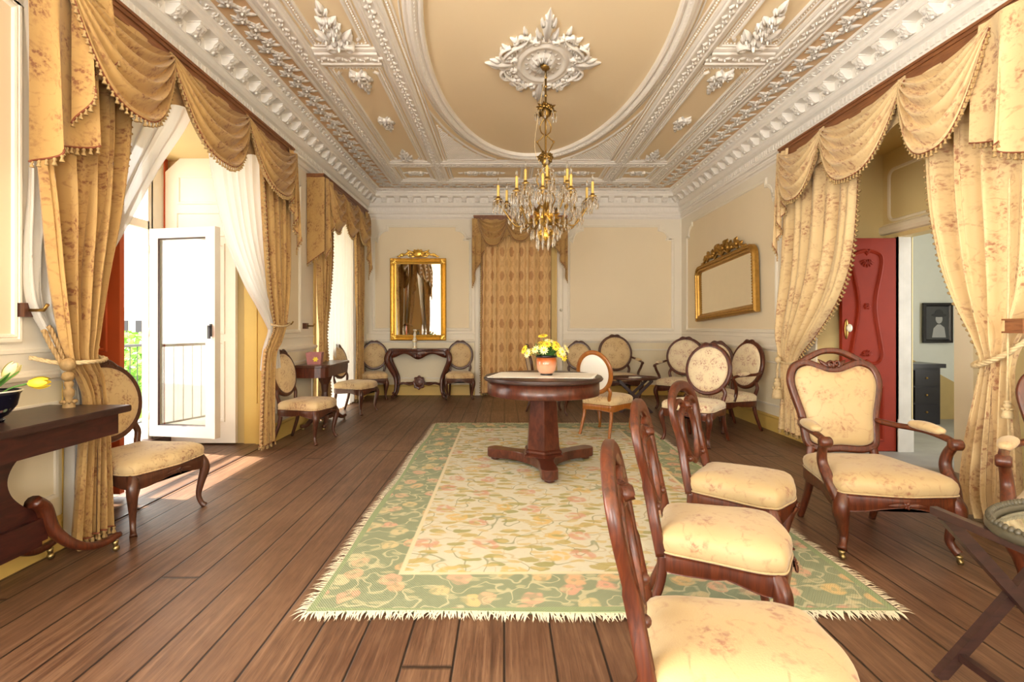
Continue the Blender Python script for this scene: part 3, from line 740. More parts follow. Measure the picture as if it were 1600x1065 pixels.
for cx_, f in (((OUT0+XI0-.105)/2, 1), ((XI1+.105+OUT1)/2, -1)):
    spray(cx_, 4.22, -PI/2, 1.15); spray(cx_, 3.2, PI/2, .8); spray(cx_, 4.80, PI/2, .85); spray(cx_, 5.85, PI/2, .75); spray(cx_, 6.05, -PI/2, .5); spray(cx_, 7.16, -PI/2, .75)
    spray(cx_-.06, 7.87, 0, .6); spray(cx_+.06, 7.87, PI, .6)
for x in (XI0+.5, XM-.55, XM+.55, XI1-.5): spray(x-.03, 7.87, 0, .55); spray(x+.03, 7.87, PI, .55)
struct(sprm, 'trim_16', M['plaster'])
# big rose at the chandelier
ro = thing('ceiling_medallion', 'white stucco ceiling rose of scrolling leaves above the chandelier', 'ceiling rose', (XM, CY, HC))
md = MB()
D3 = Matrix.Diagonal((1, 1, -1, 1)); md.M = D3
md.M = D3 @ Matrix.Diagonal((.80, 1.18, 1, 1))
md.lathe([(.335, 0), (.33, .02), (.31, .03), (.295, .022), (.28, .022), (.265, .035), (.245, .038), (.23, .028), (.215, .02), (.14, .014), (.13, .03), (.11, .035), (.10, .025), (.001, .02)], (0, 0, 0), 48, cap=False)
for i in range(28): a = 2*PI*i/28; md.leaf(.30*math.cos(a), .30*math.sin(a), a, .045, .016, .03)
for i in range(12): a = 2*PI*i/12; md.leaf(.02*math.cos(a), .02*math.sin(a), a, .13, .03, .07)
for i in range(16): a = 2*PI*i/16; md.leaf(.15*math.cos(a), .15*math.sin(a), a, .07, .016, .03)
md.build('rose_centre', M['plaster'], ro)
md = MB(); A_, B_ = .47, .74
for q in range(4):
    a0 = q*PI/2; tip = (A_, 0) if q % 2 == 0 else (0, B_)
    R_ = A_ if q % 2 == 0 else B_
    md.M = D3 @ Matrix.Rotation(a0, 4, 'Z'); r0 = .27 if q % 2 == 0 else .38
    md.leaf(r0-.05, 0, 0, R_-r0+.10, .05, .06, lobes=1)
    for f in (-1, 1):
        md.leaf(r0, f*.03, f*.9, .14, .04, .05, curl=-f*.6, lobes=1); md.leaf((r0+R_)/2, f*.02, f*.8, .10, .03, .045, curl=-f*.5, lobes=1)
        md.curl(r0+.0, f*.05, f*.4, .035, .012, 1.3, f, 12, .04); md.leaf(R_-.09, 0, f*.6, .06, .02, .04)
    for f in (-1, 1):
        pass
for sx in (-1, 1):
    for sy in (-1, 1):
        md.M = D3 @ Matrix.Diagonal((sx*.88, sy*.9, 1, 1))
        arc = smooth([(.40, .10, .02), (.37, .20, .03), (.30, .30, .03), (.21, .38, .03), (.15, .50, .02)], 5)
        md.sweep(arc, .012, .024, up=(0, 0, 1), n=6)
        arc = smooth([(.36, .05, .02), (.43, .17, .03), (.40, .27, .03), (.33, .31, .02)], 5); md.sweep(arc, .014, .022, up=(0, 0, 1), n=6)
        arc = smooth([(.12, .42, .02), (.24, .50, .03), (.26, .42, .03), (.30, .37, .02)], 5); md.sweep(arc, .012, .022, up=(0, 0, 1), n=6)
        for (x, y, a, L) in ((.30, .22, 2.2, .10), (.34, .26, .4, .10), (.25, .33, 1.0, .12), (.20, .42, 2.6, .09), (.29, .14, .6, .09), (.18, .50, .9, .11), (.40, .20, .9, .08), (.24, .40, .0, .1)):
            md.leaf(x, y, a, L, .03, .045, curl=.4, lobes=1)
        md.curl(.27, .27, .6, .04, .012, 1.4, 1, 14, .04); md.curl(.2, .44, 1.8, .03, .01, 1.3, -1, 12, .035); md.curl(.36, .12, 1.0, .03, .01, 1.3, 1, 12, .035)
        md.flower(.315, .20, .035, 6, .04); md.flower(.19, .36, .03, 5, .04)
md.build('leaf_scrollwork', M['plaster'], ro)

# ---- left openings: reveals, outer frames, doors
rv = MB()
for a, b in (W1, W2):
    rv.box((XO, a-.001, 0), (XL-.02, a+.012, OZ)); rv.box((XO, b-.012, 0), (XL-.02, b+.001, OZ)); rv.box((XO, a, OZ-.012), (XL-.02, b, OZ+.001))
struct(rv, 'trim_17', M['reveal'], smooth=False)
# ochre pilaster casing at the far side of the first window
mb = MB()
mb.box((XL-.26, W1[1]-.035, 0), (XL-.13, W1[1]+.0, 2.9)); mb.box((XL-.11, W1[1]-.05, 0), (XL+.012, W1[1]+.05, 2.95)); mb.box((XL-.125, W1[1]-.065, 0), (XL+.02, W1[1]+.04, .42))
mb.box((XL-.02, W1[0]-.08, 0), (XL+.012, W1[0]+.02, 2.95)); mb.box((XL-.02, W2[0]-.06, 0), (XL+.012, W2[0]+.02, 2.95)); mb.box((XL-.02, W2[1]-.02, 0), (XL+.012, W2[1]+.06, 2.95))
struct(mb, 'trim_18', M['ochre'], smooth=False)
mb = MB(); mb.box((XL-.015, W1[0]+.02, 0), (XL+.005, W1[1]-.06, .006)); mb.box((XO-.04, 3.58, 0), (XO+.08, 5.33, .11)); struct(mb, 'trim_19', M['darkwood'], smooth=False)
def leafpanel(x0, x1, y, z0, z1, th=.045):
    """arched interior shutter leaf, seen square on: body with raised panels"""
    b = MB(); ctr = [(x0, z0), (x1, z0), (x1, z1-.30)]
    w = x1-x0
    ctr += [(x1-w*.10, z1-.20), (x1-w*.22, z1-.14), (x1-w*.30, z1-.05), (x1-w*.5, z1), (x1-w*.70, z1-.02), (x1-w*.82, z1-.10), (x0, z1-.22)]
    b.prism(ctr, y, y+th, 'y'); return b
sh = thing('window_shutter', 'tall cream arched shutter leaf folded against the far reveal of the open window', 'shutter', (-2.76, 5.29, 0))
b = leafpanel(-.72, 0, -.035, .02, 3.02); b.build('leaf', M['white'], sh, smooth=False)
b = MB(); q = lambda x, z, h: (x, -.035-h, z)
for r in (rect(-.60, -.12, .25, 1.05), rect(-.60, -.12, 1.15, 2.05), rect(-.60, -.12, 2.15, 2.38), rect(-.58, -.16, 2.48, 2.75)): mould(b, r, [(-.014, 0), (-.010, .012), (.006, .012), (.014, 0)], True, q)
b.build('panel_moulding', M['white'], sh, smooth=False)
b = MB(); b.box((-.77, -.03, .02), (-.725, .015, 3.0)); b.build('outer_edge', M['redout'], sh, smooth=False)
rs = thing('red_shutter', 'red painted outer shutter leaf folded at the near side of the open window', 'shutter', (-3.44, 3.62, 0))
b = MB(); b.box((0, 0, .03), (.72, .045, 2.8)); b.build('leaf', M['redout'], rs, smooth=False)
b = MB(); q = lambda x, z, h: (x, -h, z)
for r in (rect(.1, .62, .2, .9), rect(.1, .62, 1.05, 2.6)): mould(b, r, [(-.014, 0), (-.010, .012), (.006, .012), (.014, 0)], True, q)
b.build('panel_moulding', M['redout'], rs, smooth=False)
# white glazed casement standing open
def casement(name, label, w, z0, z1, loc, rz, st=.095):
    t = thing(name, label, 'window casement', loc, rz)
    b = MB(); d = .05
    b.box((0, 0, z0), (st, d, z1)); b.box((w-st, 0, z0), (w, d, z1)); b.box((st, 0, z0), (w-st, d, z0+st*1.1)); b.box((st, 0, z1-st), (w-st, d, z1))
    b.box((w-.012, -.012, z0), (w+.018, d+.01, z1))
    f = b.build('frame', M['pvc'], t, smooth=False)
    b = MB(); q = lambda x, z, h: (x, -h, z)
    mould(b, rect(st, w-st, z0+st*1.1, z1-st), [(0, 0), (.004, -.006), (.012, -.014)], True, q); b.build('glazing_bead', M['darkwood'], t, smooth=False)
    b = MB(); b.box((st-.005, .02, z0+st), (w-st+.005, .028, z1-st+.005)); b.build('pane', M['pane'], t, smooth=False)
    b = MB(); b.box((w-.035, -.02, 1.12), (w-.012, 0, 1.24)); b.box((w-.035, -.045, 1.20), (w-.012, -.015, 1.225)); b.box((w-.037, -.045, 1.10), (w-.012, -.032, 1.225)); b.build('handle', M['iron'], t, smooth=False)
    for z in (z0+.2, (z0+z1)/2, z1-.2): b = MB(); b.lathe([(.009, -.04), (.009, .04)], (-.006, -.004, z), 8); b.build('hinge', M['pvc'], t)
    return t
casement('glazed_casement', 'white framed glass casement standing open into the first window recess', .72, .15, 2.165, (-3.46, 4.99, 0), math.atan2(-.14, .74))
mb = MB()
mb.box((XO-.06, 3.52, 0), (XO+.0, 3.6, OZ)); mb.box((XO-.06, 5.03, 0), (XO+.0, 5.10, OZ)); mb.box((XO-.06, 3.6, 2.17), (XO+0, 5.05, 2.25)); mb.box((XO-.06, 5.08, 0), (XO+.0, 5.36, OZ))
struct(mb, 'window_1', M['pvc'], smooth=False)
mb = MB(); y0, y1 = W2
for y in (y0, (y0+y1)/2-.03, y1-.06): mb.box((XO, y, 0), (XO+.06, y+.06, OZ))
for z in (0, .7, 2.2, OZ-.06): mb.box((XO, y0, z), (XO+.06, y1, z+.06))
struct(mb, 'window_2', M['pvc'], smooth=False)
mb = MB()
for x0, x1 in ((-1.9, -.3), (1.0, 2.6)):
    for x in (x0, (x0+x1)/2-.03, x1-.06): mb.box((x, YF-.12, .15), (x+.06, YF-.06, 2.95))
    for z in (.15, 2.2, 2.89): mb.box((x0, YF-.12, z), (x1, YF-.06, z+.06))
struct(mb, 'added_window_3', M['pvc'], smooth=False)  # invented end wall windows, added behind the camera for fill light
mb = MB()
for a, b_ in ((-2.7, -1.2), (-.8, 1.4)):
    for y in (a, (a+b_)/2-.03, b_-.06): mb.box((XO, y, 0), (XO+.06, y+.06, OZ))
    for z in (0, 2.2, OZ-.06): mb.box((XO, a, z), (XO+.06, b_, z+.06))
struct(mb, 'added_window_4', M['pvc'], smooth=False)  # unseen left wall windows, added so more light fills the room

# ---- back doorway
mb = MB()
x0, x1, zt = BD; D = YB+.2
mb.box((x0-.0, YB, 0), (x0+.03, D+.3, zt)); mb.box((x1-.03, YB-.0, 0), (x1, D+.3, zt)); mb.box((x0, YB, zt-.03), (x1, D+.3, zt))
mb.box((x1-.10, YB+.02, 0), (x1-.03, YB+.08, zt))
struct(mb, 'trim_20', M['ochre'], smooth=False)
mb = MB(); mb.box((x0-.1, D+.1, -.1), (x1+.1, D+.14, zt+.2)); mb.box((x0-.1, YB, -.1), (x1+.1, D+.14, 0));  struct(mb, 'door_1', M['white'], smooth=False)
mb = MB(); put = wall_map('back')
mould(mb, [(x0-.06, 0), (x0-.06, zt+.06), (x1+.06, zt+.06), (x1+.06, 0)], [(-.06, 0), (-.055, .02), (-.02, .032), (.03, .028), (.04, .015), (.05, .0)], False, put)
struct(mb, 'trim_21', M['white'], smooth=False)
t = thing('wall_knob', 'small round porcelain knob on the white casing right of the back curtain', 'knob', (1.0, YB-.03, 1.50))
b = MB(); b.M = Matrix.Rotation(PI/2, 4, 'X'); b.lathe([(.026, 0), (.026, .006), (.01, .010), (.01, .03)], (0, 0, 0), 14); b.build('rose_plate', M['brass'], t)
b = MB(); b.M = Matrix.Rotation(PI/2, 4, 'X'); b.ball((0, 0, .045), .024, 12, 8); b.build('grip', M['porcelain'], t)

# ---- right doorway: reveal, outer wall, passage room
mb = MB()
a, b_ = W3
mb.box((XR+.02, b_-.012, 0), (XRO, b_+.001, OZ)); mb.box((XR+.02, a-.001, 0), (XRO, a+.012, OZ)); mb.box((XR+.02, a, OZ-.012), (XRO, b_, OZ+.001))
struct(mb, 'trim_22', M['reveal'], smooth=False)
mb = MB(); DY0, DY1, DZ = 4.28, 4.95, 2.08
mb.box((XRO, 1.8, 0), (XRO+.15, DY0, 3.2)); mb.box((XRO, DY1, 0), (XRO+.15, 6.9, 3.2)); mb.box((XRO, DY0, DZ), (XRO+.15, DY1, 3.2))
struct(mb, 'wall_passage', M['reveal'], smooth=False)
mb = MB(); q = lambda s, z, h: (XRO-h, s, z)
o = []
for (cx_, cz, a0) in ((4.98, 2.32, 0), (4.98, 2.68, PI/2), (3.6, 2.68, PI), (3.6, 2.32, 1.5*PI)):
    for i in range(5): t_ = a0+PI/2*i/4-PI/2; o.append((cx_+.07*math.cos(t_), cz+.07*math.sin(t_)))
mould(mb, o, [(-.016, 0), (-.012, .014), (.008, .014), (.016, 0)], True, q)
mould(mb, [(3.05, DZ+.10), (5.14, DZ+.10)], [(-.06, 0), (-.05, .03), (-.02, .045), (.02, .04), (.03, .015), (.05, 0)], False, q)
struct(mb, 'trim_23', M['dado'], smooth=False)
mb = MB(); mb.box((XRO-.0, DY1, 0), (XRO+.14, DY1+.15, DZ)); mb.box((XRO+.0, DY1-.012, 0), (XRO+.15, DY1+.02, .32)); mb.box((XRO+.01, DY1-.006, .32), (XRO+.13, DY1+.02, DZ))
struct(mb, 'trim_24', M['marble'], smooth=False)
mb = MB(); mb.box((XR, W3[0], -.1), (XRO, W3[1], .004)); mb.box((XRO, 1.8, -.1), (7.2, 6.9, .004)); struct(mb, 'floor_passage', M['stone'], smooth=False)
mb = MB(); mb.box((XRO+.15, 6.7, 0), (7.2, 6.9, 3.2)); mb.box((XRO+.15, 1.6, 0), (7.2, 1.8, 3.2))
mb.box((6.7, 1.8, 0), (6.9, 2.3, 3.2)); mb.box((6.7, 4.1, 0), (6.9, 6.7, 3.2)); mb.box((6.7, 2.3, 0), (6.9, 4.1, .5)); mb.box((6.7, 2.3, 2.7), (6.9, 4.1, 3.2))  # far wall with an opening added to light this room
struct(mb, 'wall_next_room', M['nextwall'], smooth=False)
mb = MB(); mb.box((XRO, 1.6, 3.2), (7.2, 6.9, 3.3)); struct(mb, 'ceiling_next_room', M['nextwall'], smooth=False)
mb = MB(); mb.prism([(4.0, 0.0), (6.69, 0), (6.69, .10), (6.0, .42), (5.0, .96), (4.0, 1.1)], 6.685, 6.70, 'y'); struct(mb, 'trim_25', M['nextdado'], smooth=False)
mb = MB(); mb.box((XRO-.045, 4.10, .005), (XRO+.0, 4.275, 2.06)); struct(mb, 'door_2', M['dado'], smooth=False)
t = thing('red_door', 'red panelled door leaf with carved moulding standing open in the right doorway', 'door', (XRO-.01, 4.955, 0))
b = MB(); b.box((-.52, 0, .01), (0, .045, 2.07)); b.build('leaf', M['reddoor'], t, smooth=False)
b = MB(); q = lambda x, z, h: (x-.28, -h, z)
o = [(-.10, 1.92), (-.02, 1.95), (.0, 1.93), (.02, 1.95), (.10, 1.92), (.125, 1.86), (.115, 1.74), (.075, 1.5), (.075, 1.32), (.12, 1.02), (.125, .92), (.09, .86), (.03, .855), (0, .875), (-.03, .855), (-.09, .86), (-.125, .92), (-.12, 1.02), (-.075, 1.32), (-.075, 1.5), (-.115, 1.74), (-.125, 1.86)]
mould(b, [(x*1.15, z) for x, z in smooth(o[::-1], 3, True)], [(-.014, 0), (-.010, .014), (0, .018), (.010, .008), (.014, .010), (.022, 0)], True, q)
mould(b, rect(-.15, .15, .12, .62), [(-.014, 0), (-.008, .014), (.006, .012), (.014, 0)], True, q)
b.M = frame_mat((-.28, 0, 0), (1, 0, 0), (0, 0, 1), (0, -1, 0))
for (z, sg) in ((1.86, -1), (.93, 1), (.80, -1)):
    for k in range(-3, 4): b.leaf(0, z, sg*PI/2+k*.42, .075 if z > 1 else .06, .012, .016)
    b.curl(.01, z, sg*PI/2-.6, .018, .006, 1.1, 1, 8, .012); b.curl(-.01, z, sg*PI/2+.6, .018, .006, 1.1, -1, 8, .012)
b.flower(0, 1.41, .035, 6, .014)
b.build('carved_moulding', M['reddoor'], t)
b = MB(); b.M = frame_mat((-.48, 0, 1.19), (1, 0, 0), (0, 0, 1), (0, -1, 0))
b.dome(ellipse(.022, .10, 14), [(1, 0), (.9, .006), (.4, .008)], lambda x, y, h: (x, y, h)); b.build('escutcheon', M['brass'], t)
b = MB(); b.ball((-.48, -.045, 1.20), .026, 12, 8, 1.5); b.build('door_knob', M['porcelain'], t)
t = thing('framed_photograph', 'black framed monochrome portrait of a person in a hat hanging in the next room', 'picture', (5.64, 6.68, 1.26))
b = MB(); q = lambda x, z, h: (x, -h, z)
mould(b, rect(-.19, .19, -.26, .26), [(0, 0), (0, .03), (.03, .03), (.045, .015), (.045, 0)], True, q); b.build('frame', M['black'], t, smooth=False)
b = MB(); b.box((-.15, -.012, -.22), (.15, -.004, .22)); b.build('mount', plain('photo_dark_grey', (.035, .035, .035), .6), t, smooth=False)
b = MB(); q = lambda x, y, h: (x, -.012-h, y)
b.dome(ellipse(.045, .06, 16, .02, .05), [(1, 0), (1, .002)], q); b.dome([(-.07, -.19), (.11, -.19), (.09, -.06), (.04, -.02), (.0, -.02), (-.05, -.07)], [(1, 0), (1, .0016)], q); b.build('sitter', plain('photo_light_grey', (.30, .30, .30), .6), t, smooth=False)
b = MB(); b.dome(ellipse(.10, .025, 16, .02, .10), [(1, 0), (1, .003)], q); b.dome(ellipse(.055, .05, 16, .02, .125), [(1, 0), (1, .0034)], q); b.build('hat', plain('photo_black', (.012, .012, .012), .6), t, smooth=False)
t = thing('black_cabinet', 'tall narrow black cabinet standing on the stone floor of the next room', 'cabinet', (5.22, 6.5, .004))
b = MB(); b.box((-.20, -.18, 0), (.16, .17, .70)); b.build('body', M['black'], t, smooth=False)
b = MB(); b.box((-.24, -.22, .70), (.20, .19, .75)); b.build('top', M['black'], t, smooth=False)
for i in range(3):
    b = MB(); b.box((-.16, -.195, .06+i*.21), (.12, -.18, .25+i*.21)); f = b.build('drawer', M['black'], t, smooth=False)
    b = MB(); b.ball((-.02, -.20, .155+i*.21), .014, 8, 5); b.build('knob', M['brass'], f)

# ---- outside: balcony rail, tree, houses
mb = MB(); mb.box((-60, -30, -5.2), (XO-1.6, 70, -5)); tag(mb.build('street_ground', M['outground'], smooth=False), kind='structure')
mb = MB(); mb.box((XO-1.0, 2.2, -.25), (XO-.0, 6.4, -.03)); struct(mb, 'floor_balcony', M['stone'], smooth=False)
t = thing('balcony_railing', 'dark iron balcony railing outside the open window', 'railing', (XO-.85, 4.3, -.03))
b = MB(); b.sweep([(0, -2, 1.02), (0, 2, 1.02)], .018, n=8); b.build('top_rail', M['iron'], t)
b = MB(); b.sweep([(0, -2, .1), (0, 2, .1)], .012, n=6); b.build('bottom_rail', M['iron'], t)
for i in range(4):
    b = MB(); b.sweep([(0, -1.9+i*1.1, 0), (0, -1.9+i*1.1, 1.03)], .024, n=8); b.build('post', M['iron'], t)
b = MB()
for i in range(33): b.sweep([(0, -1.95+i*.12, .1), (0, -1.95+i*.12, 1.02)], .005, n=4)
b.build('bar', M['iron'], t)
def tree(loc, R, label, seed):
    rr = random.Random(seed); t = thing('tree', label, 'tree', loc)
    b = MB(); b.sweep(smooth([(0, 0, 0), (.1, 0, 2), (-.05, .1, 4), (0, 0, 5)], 4), [.16]*5+[.13]*5+[.08]*3, n=8); b.build('trunk', M['walnut'], t)
    b = MB()
    for i in range(2600):
        a = rr.uniform(0, 2*PI); z = rr.uniform(-1, 1); q = R*(rr.random()**.35); s_ = math.sqrt(1-z*z)
        c = Vector((q*s_*math.cos(a), q*s_*math.sin(a), 5+q*z*.8)); n_ = Vector((rr.gauss(0, 1), rr.gauss(0, 1), rr.gauss(0, 1))).normalized(); u = n_.orthogonal().normalized()*.09; v = n_.cross(u)*.6
        b.add([c-u, c+v, c+u, c-v], [(0, 1, 2, 3)])
    b.build('foliage', M['treeleaf'], t, smooth=False)
tree((-9.0, 12.2, -5.0), 1.35, 'bushy green tree seen through the open window beyond the railing', 3)
def house(loc, w, d, h, label, nw, nh):
    t = thing('house', label, 'building', loc); b = MB(); b.box((0, 0, 0), (w, d, h)); b.build('wall', M['outwall'], t, smooth=False)
    b = MB(); b.box((-.2, -.2, h), (w+.2, d+.2, h+.3)); b.build('roof', M['peach'], t, smooth=False)
    for i in range(nw):
        for j in range(nh):
            x = (i+.5)*w/nw; z = (j+.5)*h/nh
            b = MB(); b.box((x-.4, -.05, z-.6), (x+.4, .02, z+.6)); b.build('window', M['iron'], t, smooth=False)
house((-27.5, 36, -5), 4, 6, 7.2, 'pale ochre house far beyond the tree outside the window', 3, 3)
house((-40, 45, -5), 10, 6, 5.6, 'low distant house outside the window left of the ochre house', 4, 2)
# ------------------------------------------------------------------ curtains: pelmet box, swags, cascades, drapes, voiles
def cmap(side):
    """along the wall s, out from the wall d, height z -> world"""
    if side == 'left': return lambda s, d, z: (XL+d, s, z)
    if side == 'right': return lambda s, d, z: (XR-d, s, z)
    return lambda s, d, z: (s, YB-d, z)
def fringe(name, path, parent, mp, spacing=.036, size=.030, out=None, down=1.0, cord=True, edge_z=0):
    """small wool tassels on a red-brown cord along an edge; path of (s,d,z)"""
    b = MB()
    if cord: b.cur = 1; b.sweep([mp(*p) for p in path], .0055, n=5)
    b.cur = 0
    P = [Vector(mp(*p)) for p in path]
    for q, d in along(P, spacing):
        dirn = Vector((0, 0, -1))
        if out is not None: dirn = (Vector(mp(*out))-Vector(mp(0, 0, 0))).normalized()*.75+Vector((0, 0, -.65))
        dirn.normalize(); r = RND.uniform(.85, 1.15)*size
        b.M = Matrix.Translation(q) @ dirn.to_track_quat('Z', 'Y').to_matrix().to_4x4()
        b.lathe([(.002, 0), (r*.26, r*.18), (r*.30, r*.38), (r*.14, r*.52), (r*.34, r*1.05), (r*.40, r*1.2), (.001, r*1.22)], (0, 0, 0), 6, cap=False)
    b.M = Matrix.Identity(4)
    return b.build(name, [M['tassel'], M['trimred']], parent)
def drape(name, root, mp, keys, nf, mat, uvw, ph=0.0, nu=110, nv=64, depthf=1.0, thick=True, seed=1):
    """keys: (z, s0, s1, d, amp) from top down"""
    K = smooth(keys, 8); rr = random.Random(seed); offs = [rr.uniform(-.5, .5) for _ in range(40)]
    def at(v):
        t = v*(len(K)-1); i = min(int(t), len(K)-2); f = t-i
        return [lerp(a, b, f) for a, b in zip(K[i], K[i+1])]
    def fn(u, v):
        z, s0, s1, d, am = at(v)
        a = 2*PI*nf*u+ph+.9*math.sin(2*PI*u*1.3+seed)+offs[int(u*nf) % 40]*.3*math.sin(PI*((u*nf) % 1))
        c = math.sin(a); f = math.copysign(abs(c)**.75, c)+.22*math.sin(2.7*a+v*2+seed)+.12*math.sin(5.3*a-v*5)
        s = lerp(s0, s1, u)+.35*am*math.cos(a)*min(1, abs(s1-s0)*3)*(1 if 0 < u < 1 else 0)
        return mp(s, d+am*f*depthf, z)
    b = MB(); b.grid(fn, nu, nv, lambda u, v: (u*uvw, at(v)[0]))
    o = b.build(name, mat, root)
    def edge(u, v0=0, v1=1, n=60):
        return [fn2(u, lerp(v0, v1, i/n)) for i in range(n+1)]
    def fn2(u, v):
        z, s0, s1, d, am = at(v)
        a = 2*PI*nf*u+ph+.9*math.sin(2*PI*u*1.3+seed)
        c = math.sin(a); f = math.copysign(abs(c)**.75, c)+.22*math.sin(2.7*a+v*2+seed)+.12*math.sin(5.3*a-v*5)
        return (lerp(s0, s1, u), d+am*f*depthf, z)
    return o, edge, fn2
def swag(name, root, mp, sA, sB, z0, d0, drop, mat, zA=0, zB=0, strap=.10, skew=0.0, nf=5.0, topdrop=.10):
    """scarf swag between two peaks: curved parallel folds, lower edge fringed"""
    L = sB-sA
    def shape(t, p): return (1-abs(2*t-1)**p)
    def pt(t, r):
        # r 0 top edge .. 1 bottom hem
        tt = t+skew*t*(1-t)*r
        dep = topdrop+(drop-topdrop)*r
        side = (1-r)*strap*.9
        s = sA+L*(side*.5/abs(L)*0+t)
        # strap: at the ends the folds bunch into a narrow band
        sh = shape(tt, lerp(1.9, 2.7, r))
        z = z0+lerp(zA, zB, t)-dep*sh-.035*r*(1-sh)
        ridge = math.sin(2*PI*nf*(r**.9)+.6)
        bulge = math.sin(PI*t)**.6
        rk = 1-2*abs(math.sin(PI*nf*(r**.85)+.3))**1.3
        d = d0+.045+.06*r*bulge+.040*rk*(bulge*.8+.2)+.03*math.sin(PI*r)*bulge
        return s, d, z+.014*rk*bulge
    b = MB(); b.grid(lambda u, v: mp(*pt(u, v)), 30, 44, lambda u, v: (u*abs(L)*1.1+v*.12, -v*drop*1.6))
    o = b.build(name, mat, root)
    fringe('fringe', [pt(i/40, 1) for i in range(41)], o, mp); return o
def cascade(name, root, mp, so, si, z0, d0, Lo, Li, mat, nf=2.4, amp=.035):
    """hanging tail folded like an accordion with a stepped, slanting hem"""
    def pt(u, v):
        a = 2*PI*nf*u
        ss = lerp(so, si, u)+.10*(si-so)*math.sin(a)*min(1, v*2)
        ln = lerp(Lo, Li, u**.8)
        return ss, d0+amp*(1-math.cos(a))*(.35+.65*v)+.012, z0-ln*v
    b = MB(); b.grid(lambda u, v: mp(*pt(u, v)), 44, 26, lambda u, v: (u*abs(si-so)*1.5, -v*lerp(Lo, Li, u)))
    o = b.build(name, mat, root)
    fringe('fringe', [pt(i/50, 1) for i in range(51)], o, mp, .034, .03); return o
def pelmet(root, mp, a, b_, z0, z1, d, wz=.075, fabric_='gold'):
    b = MB(); b.flat = True
    def bx(s0, s1, d0, d1, za, zb):
        P = [Vector(mp(s, dd_, z)) for s in (s0, s1) for dd_ in (d0, d1) for z in (za, zb)]
        b.box([min(p[i] for p in P) for i in range(3)], [max(p[i] for p in P) for i in range(3)])
    bx(a, b_, d-.03, d, z0, z1); bx(a, a+.03, 0, d, z0, z1); bx(b_-.03, b_, 0, d, z0, z1); bx(a, b_, 0, d, z1-.02, z1)
    bx(a-.015, b_+.015, 0, d+.02, z1-.02, z1); bx(a-.008, b_+.008, 0, d+.01, z1-.045, z1-.02); bx(a-.006, b_+.006, 0, d+.008, z0, z0+.014)
    o = b.build('pelmet_board', M['boxwood'], root, smooth=False)
    # plain cloth behind the swags
    b = MB(); b.grid(lambda u, v: mp(lerp(a, b_, u), d+.008+.006*math.sin(u*60), lerp(z0+.012, z0-.30+.06*math.sin(u*PI*6), v)), 60, 4, lambda u, v: (u*abs(b_-a), -v*.4)); b.build('valance', M[fabric_], root)
    return o
def hook(mp, s, z, label, col='walnut'):
    t = thing('tieback_hook', label, 'curtain hook', mp(s, 0, z))
    o = Vector(t.location); b = MB()
    P = [Vector(mp(s+x, d, z+y))-o for x in (-.03, .03) for d in (0, .05) for y in (-.035, .035)]
    b.box([min(p[i] for p in P) for i in range(3)], [max(p[i] for p in P) for i in range(3)]); b.build('block', M[col], t, smooth=False)
    b = MB(); b.sweep([Vector(mp(s, .05, z))-o, Vector(mp(s, .12, z+.0))-o, Vector(mp(s, .14, z+.03))-o], .009, n=6); b.build('peg', M['brass'], t)
def bigtassel(b, c, L=.24, r=.045):
    b.lathe([(r*.35, 0), (r*.6, -L*.05), (r*.6, -L*.12), (r*.4, -L*.18), (r*.75, -L*.25), (r*.7, -L*.36), (r*.45, -L*.42), (r*.7, -L*.5), (r*1.05, -L*.85), (r*1.1, -L), (.002, -L)], c, 12)
    for i in range(8):
        a = 2*PI*i/8; b.ball((c[0]+r*.85*math.cos(a), c[1]+r*.85*math.sin(a), c[2]-L*.5), r*.28, 6, 4)
def rope(b, pts, r=.011, tw=70):
    P = smooth(pts, 8); cum = 0; Q = [Vector(p) for p in P]
    for ph in (0, 2*PI/3, 4*PI/3):
        out = []; cum = 0
        for i, p in enumerate(Q):
            if i: cum += (p-Q[i-1]).length
            t = (Q[min(i+1, len(Q)-1)]-Q[max(i-1, 0)]).normalized(); u = t.orthogonal().normalized() if abs(t.z) > .95 else Vector((0, 0, 1)).cross(t).normalized(); v = t.cross(u)
            a = cum*tw+ph; out.append(p+u*(r*.55*math.cos(a))+v*(r*.55*math.sin(a)))
        b.sweep(out, r*.62, n=5)

LM, RM, BM = cmap('left'), cmap('right'), cmap('back')
# ---------------- first window (open)
G1 = 'curtains of the open window'
t = thing('pelmet', 'wooden pelmet with three gold fringed swags over the open window', 'curtain pelmet', (0, 0, 0))
pelmet(t, LM, 2.42, 5.42, 3.0, 3.10, .20)
for a, b_, dr in ((2.55, 3.42, .60), (3.38, 4.42, .58), (4.38, 5.40, .56)): swag('swag', t, LM, a, b_, 3.03, .19, dr, M['gold'])
cascade('cascade', t, LM, 2.40, 2.74, 3.05, .20, 1.06, .86, M['gold'], 1.4, .03)
cascade('cascade', t, LM, 2.60, 2.84, 3.05, .23, .80, .35, M['gold'], 1.5, .03)
cascade('cascade', t, LM, 5.50, 5.25, 3.05, .20, 1.05, .50, M['gold'], 2.6)
def curtain(name, label, mp, keys, nf, mat, uvw, fr_u=None, cat='curtain', hem=True, hemcord=True, fringe_range=(0, 1), **kw):
    t = thing(name, label, cat, (0, 0, 0))
    o, edge, f = drape('cloth', t, mp, keys, nf, mat, uvw, **kw)
    if fr_u is not None:
        out = (1, 0, 0) if fr_u == 1 else (-1, 0, 0)
        if keys[0][1] > keys[0][2]: out = (-out[0], 0, 0)
        fringe('side_fringe', edge(fr_u, *fringe_range), t, mp, .042, .032, out=out)
    if hem: fringe('hem_fringe', [f(i/60, 1) for i in range(61)], t, mp, .038, .032)
    return t
